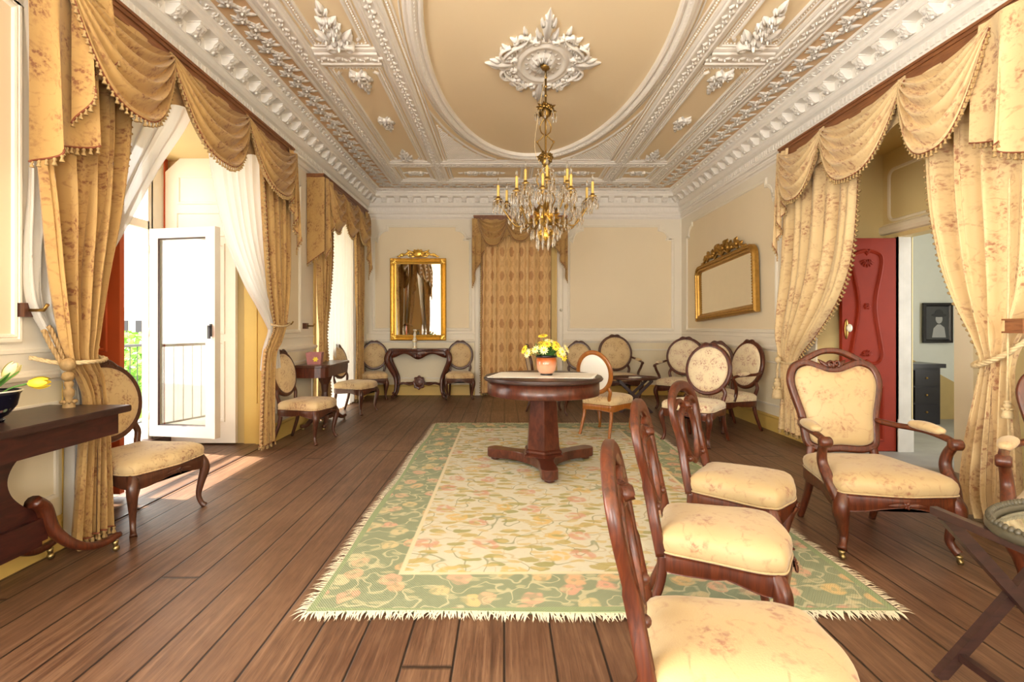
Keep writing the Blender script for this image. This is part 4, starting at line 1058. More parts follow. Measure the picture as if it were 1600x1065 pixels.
c = curtain('drape', 'gold floral drape tied back at the near side of the open window', LM,
        [(3.0, 2.46, 3.16, .13, .045), (2.4, 2.48, 3.14, .14, .05), (1.9, 2.54, 3.04, .15, .055), (1.5, 2.58, 2.93, .16, .05), (1.2, 2.62, 2.86, .17, .04), (1.04, 2.66, 2.84, .17, .03), (.93, 2.73, 2.88, .17, .03), (.8, 2.78, 2.90, .165, .03), (.6, 2.77, 2.94, .15, .035), (.06, 2.74, 2.99, .13, .04)], 4.5, M['gold'], 1.5, 1)
b = MB(); z = 1.03
rope(b, [LM(2.60, .03, 1.06), LM(2.63, .15, 1.03), LM(2.70, .245, 1.03), LM(2.80, .24, 1.03), LM(2.87, .20, 1.04), LM(2.88, .08, 1.06)]); b.build('rope_tieback', M['rope'], c)
b = MB(); rope(b, [LM(2.63, .10, 1.22), LM(2.64, .13, 1.14), LM(2.645, .17, 1.02)]); rope(b, [LM(2.60, .1, 1.2), LM(2.61, .13, 1.12), LM(2.63, .17, 1.02)]); b.ball(LM(2.64, .19, 1.02), .035, 10, 6); b.ball(LM(2.64, .19, .96), .028, 10, 6)
bigtassel(b, LM(2.645, .19, .94), .22, .034); b.build('rope_tassel', M['darkrope'], c)
c = curtain('drape', 'gold floral drape tied back at the far side of the open window', LM,
        [(3.0, 5.45, 4.85, .13, .04), (2.3, 5.46, 4.92, .13, .045), (1.7, 5.48, 5.02, .12, .04), (1.35, 5.48, 5.16, .10, .03), (1.2, 5.46, 5.22, .09, .025), (1.05, 5.38, 5.12, .08, .025), (.9, 5.25, 5.04, .08, .025), (.4, 5.22, 4.99, .08, .025), (.05, 5.22, 4.97, .08, .025)], 4, M['gold'], 1.4, 1)
b = MB(); rope(b, [LM(5.52, .03, 1.28), LM(5.46, .15, 1.25), LM(5.32, .17, 1.22), LM(5.2, .13, 1.22), LM(5.18, .03, 1.26)]); b.build('rope_tieback', M['rope'], c)
hook(LM, 5.58, 1.24, 'dark wooden tieback hook on the wall beyond the open window')
hook(LM, 2.58, 1.30, 'dark wooden tieback hook behind the nearest gold drape')
# voiles
def voile(name, label, mp, keys, nf, uvw, **kw):
    t = thing(name, label, 'sheer curtain', (0, 0, 0)); drape('cloth', t, mp, keys, nf, M['sheer'], uvw, thick=False, **kw); return t
v1 = voile('voile', 'white voile swept back to the near drape of the open window', LM,
      [(2.98, 2.52, 4.00, .05, .018), (2.7, 2.54, 3.84, .05, .02), (2.3, 2.56, 3.54, .05, .022), (1.9, 2.56, 3.28, .05, .025), (1.6, 2.55, 3.08, .05, .028), (1.35, 2.56, 2.92, .06, .03), (1.18, 2.64, 2.84, .07, .024), (1.08, 2.70, 2.82, .07, .02), (.85, 2.78, 2.87, .07, .025), (.04, 2.78, 2.88, .07, .03)], 9, 2.2, nu=140)
v2 = voile('voile', 'white voile swept back to the far drape of the open window', LM,
      [(2.98, 5.42, 4.10, .05, .018), (2.6, 5.42, 4.14, .05, .02), (2.2, 5.42, 4.28, .05, .022), (1.9, 5.42, 4.46, .05, .025), (1.6, 5.42, 4.75, .05, .028), (1.4, 5.42, 5.0, .05, .03), (1.22, 5.36, 5.16, .06, .02), (1.15, 5.34, 5.18, .06, .018), (.98, 5.36, 5.08, .06, .025), (.78, 5.38, 5.04, .06, .03)], 9, 2.2, nu=140)
# ---------------- second window
t = thing('pelmet', 'wooden pelmet with three gold fringed swags over the far left window', 'curtain pelmet', (0, 0, 0))
pelmet(t, LM, 6.32, 8.36, 3.0, 3.10, .20)
for a, b_, dr in ((6.42, 7.04, .56), (7.0, 7.70, .52), (7.66, 8.34, .5)): swag('swag', t, LM, a, b_, 3.03, .19, dr, M['gold'], nf=3.4)
cascade('cascade', t, LM, 6.30, 6.30+.001, 3.05, .0, 1.06, 1.0, M['gold'], .2, .001) if False else None
b = MB(); b.grid(lambda u, v: LM(6.30-.004*math.sin(u*9), lerp(.01, .23, u), lerp(3.05, lerp(1.98, 2.14, u), v)), 12, 14, lambda u, v: (u*.3, -v)); o = b.build('cascade', M['gold'], t)
fringe('fringe', [(6.295, lerp(.01, .23, i/10), lerp(1.98, 2.14, i/10)) for i in range(11)], o, LM)
cascade('cascade', t, LM, 6.32, 6.62, 3.05, .22, 1.0, .4, M['gold'], 2.0, .025)
cascade('cascade', t, LM, 8.42, 8.18, 3.05, .20, 1.05, .45, M['gold'], 2.2)
curtain('drape', 'gold floral drape at the near side of the far left window', LM,
        [(3.0, 6.36, 6.86, .12, .04), (2.2, 6.38, 6.84, .12, .045), (1.5, 6.42, 6.72, .12, .04), (1.15, 6.46, 6.64, .12, .028), (.9, 6.45, 6.68, .12, .03), (.4, 6.44, 6.78, .12, .04), (.05, 6.42, 6.8, .12, .04)], 4, M['gold'], 1.2, 1)
curtain('drape', 'narrow gold floral drape beside the back left corner', LM,
        [(3.0, 8.42, 8.0, .11, .035), (2.0, 8.42, 8.06, .11, .035), (1.2, 8.42, 8.14, .10, .03), (.6, 8.42, 8.12, .10, .03), (.05, 8.42, 8.10, .10, .03)], 4, M['gold'], 1.0, 1)
voile('voile', 'white voile hanging straight over the far left window', LM,
      [(2.98, 6.66, 8.24, .05, .022), (1.5, 6.66, 8.24, .05, .026), (.03, 6.64, 8.26, .05, .03)], 13, 2.4, nu=170, nv=20)
hook(LM, 6.22, 1.22, 'dark wooden tieback hook beside the far left window drape')
# ---------------- back doorway
t = thing('pelmet', 'small pelmet with three gold swags above the back wall curtain', 'curtain pelmet', (0, 0, 0))
pelmet(t, BM, -.52, 1.08, 3.05, 3.13, .19)
for a, b_, dr in ((-.46, .06, .46), (.02, .52, .38), (.48, 1.02, .46)): swag('swag', t, BM, a, b_, 3.08, .17, dr, M['gold'], nf=3.4)
cascade('cascade', t, BM, -.56, -.34, 3.08, .16, 1.18, .55, M['gold'], 2.0, .03)
cascade('cascade', t, BM, 1.10, .88, 3.08, .16, 1.10, .45, M['gold'], 2.4, .03)
curtain('door_curtain', 'full-length medallion-patterned gold curtain over the back doorway', BM,
        [(3.0, -.38, .82, .10, .028), (1.5, -.39, .81, .10, .032), (.05, -.40, .80, .11, .036)], 6.5, M['ogee'], 2.1, 0, nu=140, nv=30)
# ---------------- right doorway
t = thing('pelmet', 'long wooden pelmet with fringed floral swags over the right doorway', 'curtain pelmet', (0, 0, 0))
pelmet(t, RM, 2.50, 5.44, 2.97, 3.10, .20, fabric_='drape')
for a, b_, dr in ((3.05, 3.76, .66), (3.70, 4.70, .60), (4.64, 5.40, .58)): swag('swag', t, RM, a, b_, 3.03, .19, dr, M['drape'])
cascade('cascade', t, RM, 5.50, 5.26, 3.05, .19, 1.12, .50, M['drape'], 2.8)
cascade('cascade', t, RM, 2.62, 3.12, 3.05, .22, 1.05, .70, M['drape'], 2.2, .035)
c = curtain('drape', 'floral drape tied back at the far side of the right doorway', RM,
        [(3.0, 5.46, 4.36, .12, .045), (2.3, 5.46, 4.38, .13, .05), (1.8, 5.48, 4.45, .14, .055), (1.45, 5.52, 4.62, .15, .055), (1.15, 5.54, 4.90, .16, .05), (.98, 5.54, 5.12, .15, .035), (.85, 5.52, 5.24, .14, .025), (.7, 5.50, 5.18, .14, .03), (.4, 5.48, 5.08, .14, .04), (.12, 5.50, 5.02, .14, .045)], 4.5, M['drape'], 1.6, 1, fringe_range=(0, .78))
b = MB(); rope(b, [RM(5.58, .03, 1.16), RM(5.55, .16, .95), RM(5.42, .20, .85), RM(5.26, .18, .84), RM(5.2, .06, .9)]); b.build('rope_tieback', M['rope'], c)
b = MB(); b.ball(RM(5.44, .22, .86), .035, 10, 6); rope(b, [RM(5.44, .22, .85), RM(5.45, .225, .75), RM(5.45, .225, .66)]); bigtassel(b, RM(5.45, .225, .67), .22, .05); b.build('rope_tassel', M['rope'], c)
hook(RM, 5.64, 1.22, 'small wooden tieback hook on the right wall beyond the far drape')
c = curtain('drape', 'broad floral drape tied back with rope at the right edge of the photo', RM,
        [(3.0, 2.60, 3.66, .13, .05), (2.2, 2.62, 3.62, .14, .055), (1.7, 2.66, 3.50, .16, .055), (1.4, 2.74, 3.36, .18, .05), (1.15, 2.88, 3.20, .20, .04), (1.0, 2.94, 3.14, .20, .03), (.85, 2.94, 3.16, .20, .035), (.5, 2.92, 3.24, .19, .05), (.2, 2.92, 3.28, .18, .055), (.03, 2.94, 3.26, .16, .05)], 4.5, M['drape'], 1.6, 1, fringe_range=(0, .66), hem=False)
b = MB(); rope(b, [RM(2.70, .05, 1.24), RM(2.80, .20, 1.18), RM(2.92, .27, 1.06), RM(3.04, .28, 1.0), RM(3.15, .24, .98), RM(3.18, .1, 1.05)], .016, 60); b.build('rope_tieback', M['rope'], c)
b = MB(); rope(b, [RM(2.88, .29, 2.05), RM(2.885, .29, 1.5), RM(2.89, .29, .78)], .006, 90); bigtassel(b, RM(2.89, .29, .80), .10, .026); b.build('pull_cord', M['rope'], c)
t = thing('wooden_bracket', 'small moulded wooden block hanging before the right edge drape', 'bracket', RM(2.83, .25, 1.22))
b = MB(); b.box((-.065, -.05, -.03), (.05, .05, .03)); b.box((-.075, -.06, .03), (.06, .06, .04)); b.box((-.075, -.06, -.04), (.06, .06, -.03)); b.build('block', M['boxwood'], t, smooth=False)
# ------------------------------------------------------------------ seats
def cabriole(mb, x, y, zt, k=1.0, fx=1, fy=-1, caster=False):
    z0 = .045 if caster else 0.0
    P = smooth([(x-fx*.004, y-fy*.004, zt), (x+fx*.016, y+fy*.016, zt-.055), (x+fx*.018, y+fy*.018, zt-.10), (x+fx*.004, y+fy*.004, zt*.48+z0*.4), (x-fx*.006, y-fy*.006, zt*.25+z0*.6), (x+fx*.004, y+fy*.006, zt*.09+z0), (x+fx*.018, y+fy*.024, z0+.006)], 5)
    n = len(P); R = []
    keys = [.026, .030, .028, .021, .0155, .0145, .018]
    for i in range(n):
        t = i/(n-1)*6; j = min(int(t), 5); R.append(k*lerp(keys[j], keys[j+1], t-j))
    mb.sweep(P, R, n=8, sq=.75)
def rearleg(mb, x, y, zt, back=.07, out=.01, k=1.0):
    P = smooth([(x, y, zt), (x+out*.3, y+back*.15, zt*.6), (x+out, y+back, 0)], 5); n = len(P)
    mb.sweep(P, [k*lerp(.021, .015, i/(n-1)) for i in range(n)], n=8, sq=.7)
def seat_outline(wf, wr, d, bow=.045, n=44):
    """front at -y"""
    pts = []
    c = [(-wr/2, d/2), (-wr/2*.55, d/2+.012), (0, d/2+.015), (wr/2*.55, d/2+.012), (wr/2, d/2), (lerp(wr, wf, .45)/2+.008, .02), (wf/2+.002, -d/2+.09), (wf/2-.01, -d/2+.025), (wf/2*.86, -d/2-.005), (wf/2*.5, -d/2-bow*.55), (0, -d/2-bow), (-wf/2*.5, -d/2-bow*.55), (-wf/2*.86, -d/2-.005), (-wf/2+.01, -d/2+.025), (-wf/2-.002, -d/2+.09), (-lerp(wr, wf, .45)/2-.008, .02)]
    return [(p[0], p[1]) for p in smooth(c, 4, True)]
def seat_parts(t, wf, wr, d, zr0, zr1, ztop, wd, up, carve=True):
    o = seat_outline(wf, wr, d)
    b = MB(); n = len(o); vs = []; fs = []
    # apron: lower edge scalloped
    for ring in range(4):
        for i, p in enumerate(o):
            low = zr0+.018*math.cos(4*math.atan2(p[0], -p[1]))*(1 if p[1] < 0 else .3)
            q = [(1.0, zr1), (1.012, zr1-.012), (1.012, low+.01), (.985, low)][ring]
            vs.append((p[0]*q[0], p[1]*q[0], q[1]))
    for r in range(3):
        for i in range(n): j = (i+1) % n; fs.append((r*n+j, r*n+i, (r+1)*n+i, (r+1)*n+j))
    fs.append(tuple(range(3*n, 4*n))); fs.append(tuple(reversed(range(n))))
    b.add(vs, fs)
    if carve:
        b.M = frame_mat((0, -d/2-.052, zr0+.035), (1, 0, 0), (0, 0, 1), (0, -1, 0)); b.leaf(0, 0, 0, .09, .014, .012); b.leaf(0, 0, PI, .09, .014, .012); b.flower(0, 0, .022, 5, .012); b.M = Matrix.Identity(4)
    b.build('seat_rail', wd, t)
    b = MB(); H = ztop-zr1
    b.dome(o, [(.985, zr1-.005), (1.012, zr1+H*.16), (1.018, zr1+H*.36), (1.0, zr1+H*.54), (.95, zr1+H*.70), (.84, zr1+H*.84), (.66, zr1+H*.94), (.42, zr1+H*.99), (.18, ztop)], lambda x, y, h: (x, y, h))
    s = b.build('seat', up, t)
    b = MB(); b.sweep([(p[0]*1.008, p[1]*1.008, zr1+.003) for p in o], .0045, closed=True, n=5); b.build('piping', up, s)
def plane_frame(y0, z0, tilt):
    """back plane: local x across, y up the leaning plane, z to the front (-Y)"""
    return frame_mat((0, y0, z0), (1, 0, 0), (0, math.sin(tilt), math.cos(tilt)), (0, -math.cos(tilt), math.sin(tilt)))
def oval_chair(name, label, loc, rz, wd='walnut', up='uph', group=None, backcloth='uph', H=.95, w=.47, arms=False, k=1.0, crest=True, cat='chair'):
    t = thing(name, label, cat, loc, rz, group); wd_, up_ = M[wd], M[up]
    wf, wr, d = w*k, w*.80*k, .44*k
    zr0, zr1, zt = .285, .355, .455
    seat_parts(t, wf, wr, d, zr0, zr1, zt, wd_, up_)
    for sx in (-1, 1):
        b = MB(); cabriole(b, sx*(wf/2-.028), -d/2+.026, .345, k*1.05, sx, -1); b.build('leg', wd_, t)
    for sx in (-1, 1):
        b = MB(); rearleg(b, sx*(wr/2-.02), d/2-.015, .345, .085, sx*.02, k); b.build('leg', wd_, t)
    ra, rb = .205*k*w/.47*(1 if not arms else 1.02), (H-.50)/2
    tilt = .17; zc = .485+rb
    F = plane_frame(d/2+.055, zc, tilt)
    b = MB(); b.M = F
    el = ellipse(ra, rb, 44)
    # frame: flat moulded hoop
    prof = [(-1, -.7), (-.8, .5), (-.45, 1), (0, .75), (.4, 1), (.8, .55), (1, -.2), (.9, -1), (-.9, -1)]
    b.sweep([(x, y, 0) for x, y in el], .024*k, .017*k, up=(0, 0, 1), closed=True, prof=prof)
    if crest:
        b.sweep(smooth([(-.10*k, rb*.93, .006), (-.05*k, rb+.022, .01), (0, rb+.014, .012), (.05*k, rb+.022, .01), (.10*k, rb*.93, .006)], 6), .014, .014, up=(0, 0, 1), n=8)
        for f in (-1, 1): b.leaf(0, rb+.008, PI/2-f*1.3, .06, .014, .026); b.curl(f*.045, rb+.004, PI/2-f*1.2, .014, .006, 1.1, f, 8, .02)
    b.build('back_frame', wd_, t)
    b = MB(); b.M = F
    e2 = ellipse(ra-.012, rb-.012, 40)
    b.dome(e2, [(1, .004), (.99, .016), (.94, .028), (.8, .038), (.5, .045), (.2, .047)], lambda x, y, h: (x, y, h)); pad = b.build('back_pad', up_, t)
    b = MB(); b.M = F
    b.dome(e2, [(1, -.004), (.97, -.012), (.7, -.018), (.3, -.02)], lambda x, y, h: (x, y, h)); b.build('back_cloth', M[backcloth], t)
    # stiles from the rear legs up to the hoop
    for sx in (-1, 1):
        b = MB(); q = F @ Vector((sx*ra*.74, -rb*.70, 0))
        P = smooth([(sx*(wr/2-.02), d/2-.012, .33), (sx*(wr/2-.03), d/2+.01, .42), (sx*ra*.86, d/2+.022, .50), tuple(q)], 5); b.sweep(P, .019*k, .016*k, up=(0, -1, 0), n=8, sq=.7)
        b.build('stile', wd_, t)
    if arms:
        for sx in (-1, 1):
            a0 = F @ Vector((sx*ra*.99, -rb*.25, 0)); b = MB()
            P = smooth([tuple(a0), (sx*(ra+.05), d/2-.06, zc-.09), (sx*(wf/2+.02), -.02, .655), (sx*(wf/2+.03), -.10, .645), (sx*(wf/2+.03), -.155, .62)], 5)
            b.sweep(P, .018, .016, n=8); b.ball((sx*(wf/2+.03), -.155, .628), .026, 10, 6)
            P = smooth([(sx*(wf/2+.03), -.14, .625), (sx*(wf/2+.022), -.10, .56), (sx*(wf/2-.01), -.06, .46), (sx*(wf/2-.012), -.09, .36)], 5); b.sweep(P, [.019]*len(P), .022, n=8)
            am = b.build('arm', wd_, t)
            b = MB(); P = smooth([(sx*(wf/2+.0), .10, .672), (sx*(wf/2+.018), .02, .672), (sx*(wf/2+.026), -.07, .664)], 5); n = len(P)
            b.sweep(P, [.010+.020*math.sin(PI*i/(n-1))**.4 for i in range(n)], [.008+.016*math.sin(PI*i/(n-1))**.4 for i in range(n)], up=(0, 0, 1), n=10); b.build('arm_pad', up_, am)
    return t
R = math.radians
OV = 'oval-backed salon chairs'
c1 = oval_chair('salon_chair', 'oval-backed chair between the back left corner and the console under the gilt mirror', (-2.20, 8.62, 0), R(12), up='uph', group=OV)
dup(c1, (-.75, 8.66, 0), R(4), 'oval-backed chair right of the carved console against the back wall')
dup(c1, (-2.10, 5.47, 0), R(82), 'oval-backed chair at the near end of the small pedestal console by the left wall')
dup(c1, (-2.10, 7.24, 0), R(76), 'oval-backed chair at the far end of the small pedestal console before the voiled window')
dup(c1, (.62, 7.15, 0), R(96), 'oval-backed chair hidden behind the potted daisies, facing right')
dup(c1, (1.24, 8.52, 0), R(-8), 'oval-backed chair against the back wall between the door curtain and the armchair')
c2 = oval_chair('salon_chair', 'large oval-backed chair in the left foreground before the tied gold drape', (-2.31, 3.26, 0), R(78), up='uph', group=OV, H=.98, w=.52, k=1.06)
oval_chair('salon_chair', 'orange wood chair with plain white back cloth seen from behind, right of the round table', (1.17, 5.84, 0), R(140), wd='orangewood', up='uph', backcloth='whitecloth', group=OV, H=.95, w=.46, crest=False)
oval_chair('salon_chair', 'armless oval-backed chair with dark red-brown frame in the middle of the right group', (2.02, 5.42, 0), R(-48), wd='mahog', up='uphpale', group=OV, H=1.02, w=.52, k=1.05)
AR = 'oval-backed armchairs'
a1 = oval_chair('armchair', 'oval-backed armchair against the back wall behind the folding glass table', (1.88, 8.34, 0), R(2), arms=True, up='uph', group=AR, H=1.06, w=.55, k=1.08, cat='armchair')
a2 = oval_chair('armchair', 'pale oval-backed armchair angled in the back right corner', (2.60, 7.58, 0), R(-34), arms=True, up='uphpale', wd='mahog', group=AR, H=1.04, w=.55, k=1.08, cat='armchair')
dup(a2, (2.64, 6.12, 0), R(-78), 'pale oval-backed armchair by the right wall, facing left, with a clear view of its side')
oval_chair('salon_chair', 'oval-backed chair half hidden between the two armchairs at the right wall', (2.72, 6.80, 0), R(-42), up='uphpale', wd='walnut', group=OV, H=1.0, w=.47)

# balloon-back chairs in the right foreground
def balloon_chair(label, loc, rz, group):
    t = thing('balloon_back_chair', label, 'chair', loc, rz, group); wd_, up_ = M['mahog'], M['uphgold']
    wf, wr, d = .45, .355, .42
    seat_parts(t, wf, wr, d, .275, .345, .455, wd_, up_)
    for sx in (-1, 1):
        b = MB(); cabriole(b, sx*(wf/2-.028), -d/2+.026, .335, 1.08, sx, -1); b.build('leg', wd_, t)
    for sx in (-1, 1):
        b = MB(); rearleg(b, sx*(wr/2-.01), d/2-.005, .34, .10, sx*.015, 1.05); b.build('leg', wd_, t)
    tilt = .20; F = plane_frame(d/2+.0, .33, tilt) @ Matrix.Diagonal((.95, .96, 1, 1))
    prof = [(-1, -.6), (-.85, .6), (-.5, 1), (-.1, .7), (.3, 1), (.7, .6), (1, -.1), (.85, -1), (-.85, -1)]
    # outer hoop: posts swelling outward, closing in a rounded crest
    c = [(-.180, 0), (-.178, .12), (-.165, .22), (-.172, .32), (-.195, .42), (-.185, .50), (-.125, .555), (-.05, .58), (.05, .58), (.125, .555), (.185, .50), (.195, .42), (.172, .32), (.165, .22), (.178, .12), (.180, 0)]
    P = smooth(c, 5); n = len(P)
    b = MB(); b.M = F
    b.sweep([(x, y, 0) for x, y in P], [.022+.010*max(0, min(1, (y-.25)/.2)) for x, y in P], [.020 if y < .3 else .016 for x, y in P], up=(0, 0, 1), prof=prof, closed=False)
    b.build('back_hoop', wd_, t)
    b = MB(); b.M = F       # crest: second arch below the hand hole, with scrolled drop
    b.sweep([(x, y, .003) for x, y in smooth([(-.175, .47), (-.12, .50), (-.06, .495), (-.02, .455), (0, .44), (.02, .455), (.06, .495), (.12, .50), (.175, .47)], 5)], .016, .014, up=(0, 0, 1), prof=prof)
    for f in (-1, 1): b.curl(f*.012, .452, PI/2-f*1.2, .02, .008, 1.2, f, 10, .03); b.leaf(0, .46, PI/2-f*.7, .05, .014, .03)
    b.build('crest', wd_, t)
    for f in (-1, 1):
        b = MB(); b.M = F
        b.sweep([(x*f, y, 0) for x, y in smooth([(.02, .455), (.07, .43), (.105, .36), (.10, .27), (.065, .19), (.02, .155), (0, .15)], 6)], .0155, .014, up=(0, 0, 1), prof=prof); b.build('splat_loop', wd_, t)
    b = MB(); b.M = F
    b.sweep([(x, y, 0) for x, y in smooth([(-.168, .20), (-.10, .165), (-.05, .17), (0, .14), (.05, .17), (.10, .165), (.168, .20)], 5)], .013, .013, up=(0, 0, 1), n=8)
    for f in (-1, 1): b.ball((f*.115, .175, .012), .018, 10, 6)
    b.build('cross_rail', wd_, t)
    return t
BB = 'open balloon-back chairs in a row'
k1 = balloon_chair('nearest of the three balloon-back chairs, its gold seat filling the bottom edge', (.595, 1.30, 0), R(75), BB)
dup(k1, (.87, 2.07, 0), R(68), 'middle one of the three balloon-back chairs in the foreground row')
dup(k1, (1.26, 2.73, 0), R(52), 'farthest of the three balloon-back chairs in the foreground row')

def caster(b, x, y):
    b.lathe([(.012, .045), (.017, .04), (.015, .028), (.008, .024)], (x, y, 0), 10)
    b.M = b.M @ Matrix.Translation((x, y-.008, .014)) @ Matrix.Rotation(PI/2, 4, 'Y'); b.lathe([(.002, -.009), (.014, -.009), (.014, .009), (.002, .009)], (0, 0, 0), 12); b.M = Matrix.Identity(4)
def shield_armchair(label, loc, rz, group):
    t = thing('shield_back_armchair', label, 'armchair', loc, rz, group); wd_, up_ = M['mahog'], M['uphgold']
    wf, wr, d = .60, .46, .54
    seat_parts(t, wf, wr, d, .27, .345, .455, wd_, up_)
    for sx in (-1, 1):
        b = MB(); cabriole(b, sx*(wf/2-.035), -d/2+.03, .335, 1.35, sx, -1, True); l = b.build('leg', wd_, t)
        b = MB(); caster(b, sx*(wf/2-.017), -d/2+.006); b.build('caster', M['casterm'], l)
    for sx in (-1, 1):
        b = MB(); rearleg(b, sx*(wr/2-.03), d/2-.02, .34, .10, sx*.015, 1.15); b.build('leg', wd_, t)
    F = plane_frame(d/2+.0, .40, .22)
    prof = [(-1, -.6), (-.85, .6), (-.5, 1), (-.1, .7), (.3, 1), (.7, .6), (1, -.1), (.85, -1), (-.85, -1)]
    c = [(0, .06), (-.12, .055), (-.19, .08), (-.205, .14), (-.215, .26), (-.25, .40), (-.262, .49), (-.235, .565), (-.17, .595), (-.10, .575), (-.05, .555), (0, .55), (.05, .555), (.10, .575), (.17, .595), (.235, .565), (.262, .49), (.25, .40), (.215, .26), (.205, .14), (.19, .08), (.12, .055)]
    P = smooth(c, 4, True)
    b = MB(); b.M = F; b.sweep([(x, y, 0) for x, y in P], .025, .018, up=(0, 0, 1), closed=True, prof=prof)
    b.build('back_frame', wd_, t)
    b = MB(); b.M = F
    b.sweep([(x, y, 0) for x, y in smooth([(-.20, .59), (-.13, .635), (-.06, .668), (0, .675), (.06, .668), (.13, .635), (.20, .59)], 5)], .020, .017, up=(0, 0, 1), prof=prof)
    for f in (-1, 1):
        b.curl(f*.02, .565, PI/2-f*1.35, .022, .010, 1.3, f, 12, .03); b.leaf(0, .56, PI/2-f*1.25, .10, .018, .03, curl=f*.3)
    b.ball((0, .575, .006), .022, 10, 6); b.build('pierced_crest', wd_, t)
    b = MB(); b.M = F
    q = [(x*.93, .31+(y-.31)*.93) for x, y in P]
    b.dome(q, [(1, .004), (.99, .018), (.95, .032), (.85, .044), (.65, .05), (.4, .053), (.15, .054)], lambda x, y, h: (x, y, h)); b.build('back_pad', up_, t)
    b = MB(); b.M = F; b.dome(q, [(1, -.004), (.97, -.01), (.5, -.014)], lambda x, y, h: (x, y, h)); b.build('back_cloth', up_, t)
    for sx in (-1, 1):
        b = MB(); q0 = F @ Vector((sx*.18, .075, 0)); P = smooth([(sx*(wr/2-.03), d/2-.02, .30), (sx*(wr/2-.035), d/2, .38), tuple(q0)], 4); b.sweep(P, .024, .018, up=(0, -1, 0), n=8, sq=.7); b.build('stile', wd_, t)
    for sx in (-1, 1):
        a0 = F @ Vector((sx*.215, .235, 0)); b = MB()
        P = smooth([tuple(a0), (sx*.27, d/2-.05, .62), (sx*.315, .05, .625), (sx*.325, -.10, .615), (sx*.325, -.175, .60)], 6); b.sweep(P, .021, .017, up=(0, 0, 1), n=8)
        b.M = Matrix.Translation((sx*.325, -.185, .592)) @ Matrix.Rotation(PI/2, 4, 'Y'); b.lathe([(.004, -.030), (.022, -.030), (.030, -.022), (.030, .022), (.022, .030), (.004, .030)], (0, 0, 0), 14); b.M = Matrix.Identity(4)
        P = smooth([(sx*.325, -.175, .59), (sx*.318, -.135, .53), (sx*.312, -.13, .46), (sx*.305, -.19, .38), (sx*.285, -.235, .30)], 6); n = len(P)
        b.sweep(P, [lerp(.020, .032, i/(n-1)) for i in range(n)], [lerp(.022, .034, i/(n-1)) for i in range(n)], n=10, sq=.8); am = b.build('arm', wd_, t)
        b = MB(); P = smooth([(sx*.295, .12, .648), (sx*.312, .02, .650), (sx*.322, -.10, .642)], 6); n = len(P)
        b.sweep(P, [.012+.026*math.sin(PI*i/(n-1))**.4 for i in range(n)], [.008+.020*math.sin(PI*i/(n-1))**.4 for i in range(n)], up=(0, 0, 1), n=12); b.build('arm_pad', up_, am)
    return t
SB = 'shield-back armchairs on casters'
s1 = shield_armchair('shield-backed armchair with pierced crest and padded arms, before the right doorway', (2.08, 2.92, 0), R(-6), SB)
dup(s1, (2.68, 2.28, 0), R(-45), 'armchair cut off by the right edge beside the nearer floral drape')
# ------------------------------------------------------------------ tables, rug, mirrors
# rug
RX0, RX1, RY0, RY1 = -.84, 1.68, 2.17, 6.36
t = thing('rug', 'large ivory floral rug with sage green border and fringed edges under the round table', 'rug', (0, 0, 0))
b = MB(); rr = random.Random(5)
def rugz(x, y): return .012+.004*math.sin(x*3.1+y*1.3)*math.sin(y*2.3)+.010*math.exp(-((x-1.3)**2+(y-2.5)**2)/.05)
b.grid(lambda u, v: (lerp(RX0, RX1, u)+.008*math.sin(v*17), lerp(RY0, RY1, v)+.010*math.sin(u*9), rugz(lerp(RX0, RX1, u), lerp(RY0, RY1, v))), 60, 90)
b.grid(lambda u, v: (lerp(RX0, RX1, u)+.008*math.sin(v*17), RY0+.010*math.sin(u*9), rugz(lerp(RX0, RX1, u), RY0)*v), 60, 1)
b.grid(lambda u, v: (RX0+.008*math.sin(u*17), lerp(RY0, RY1, 1-u), rugz(RX0, lerp(RY0, RY1, 1-u))*v), 60, 1)
b.build('pile', rug_mat(RX0, RX1, RY0, RY1), t)
b = MB()
def strand(p, d):
    L = rr.uniform(.045, .075); a = rr.gauss(0, .35); dx = d[0]*math.cos(a)-d[1]*math.sin(a); dy = d[0]*math.sin(a)+d[1]*math.cos(a); w = .0035
    px, py = -dy*w, dx*w
    b.add([(p[0]-px, p[1]-py, .011), (p[0]+px, p[1]+py, .011), (p[0]+dx*L*.55+px, p[1]+dy*L*.55+py, .012), (p[0]+dx*L*.55-px, p[1]+dy*L*.55-py, .012), (p[0]+dx*L, p[1]+dy*L, .004)], [(0, 1, 2, 3), (3, 2, 4)])
for side in range(4):
    n = 420
    for i in range(n):
        f = i/n
        if side == 0: strand((lerp(RX0, RX1, f), RY0+.010*math.sin(f*9)), (0, -1))
        elif side == 1: strand((lerp(RX0, RX1, f), RY1), (0, 1))
        elif side == 2: strand((RX0+.008*math.sin(f*17), lerp(RY0, RY1, f)), (-1, 0))
        else: strand((RX1+.008*math.sin(f*17), lerp(RY0, RY1, f)), (1, 0))
tag(b.build('fringe', plain('rug_fringe', (.78, .72, .56), .9, var=.15), t), kind='stuff')

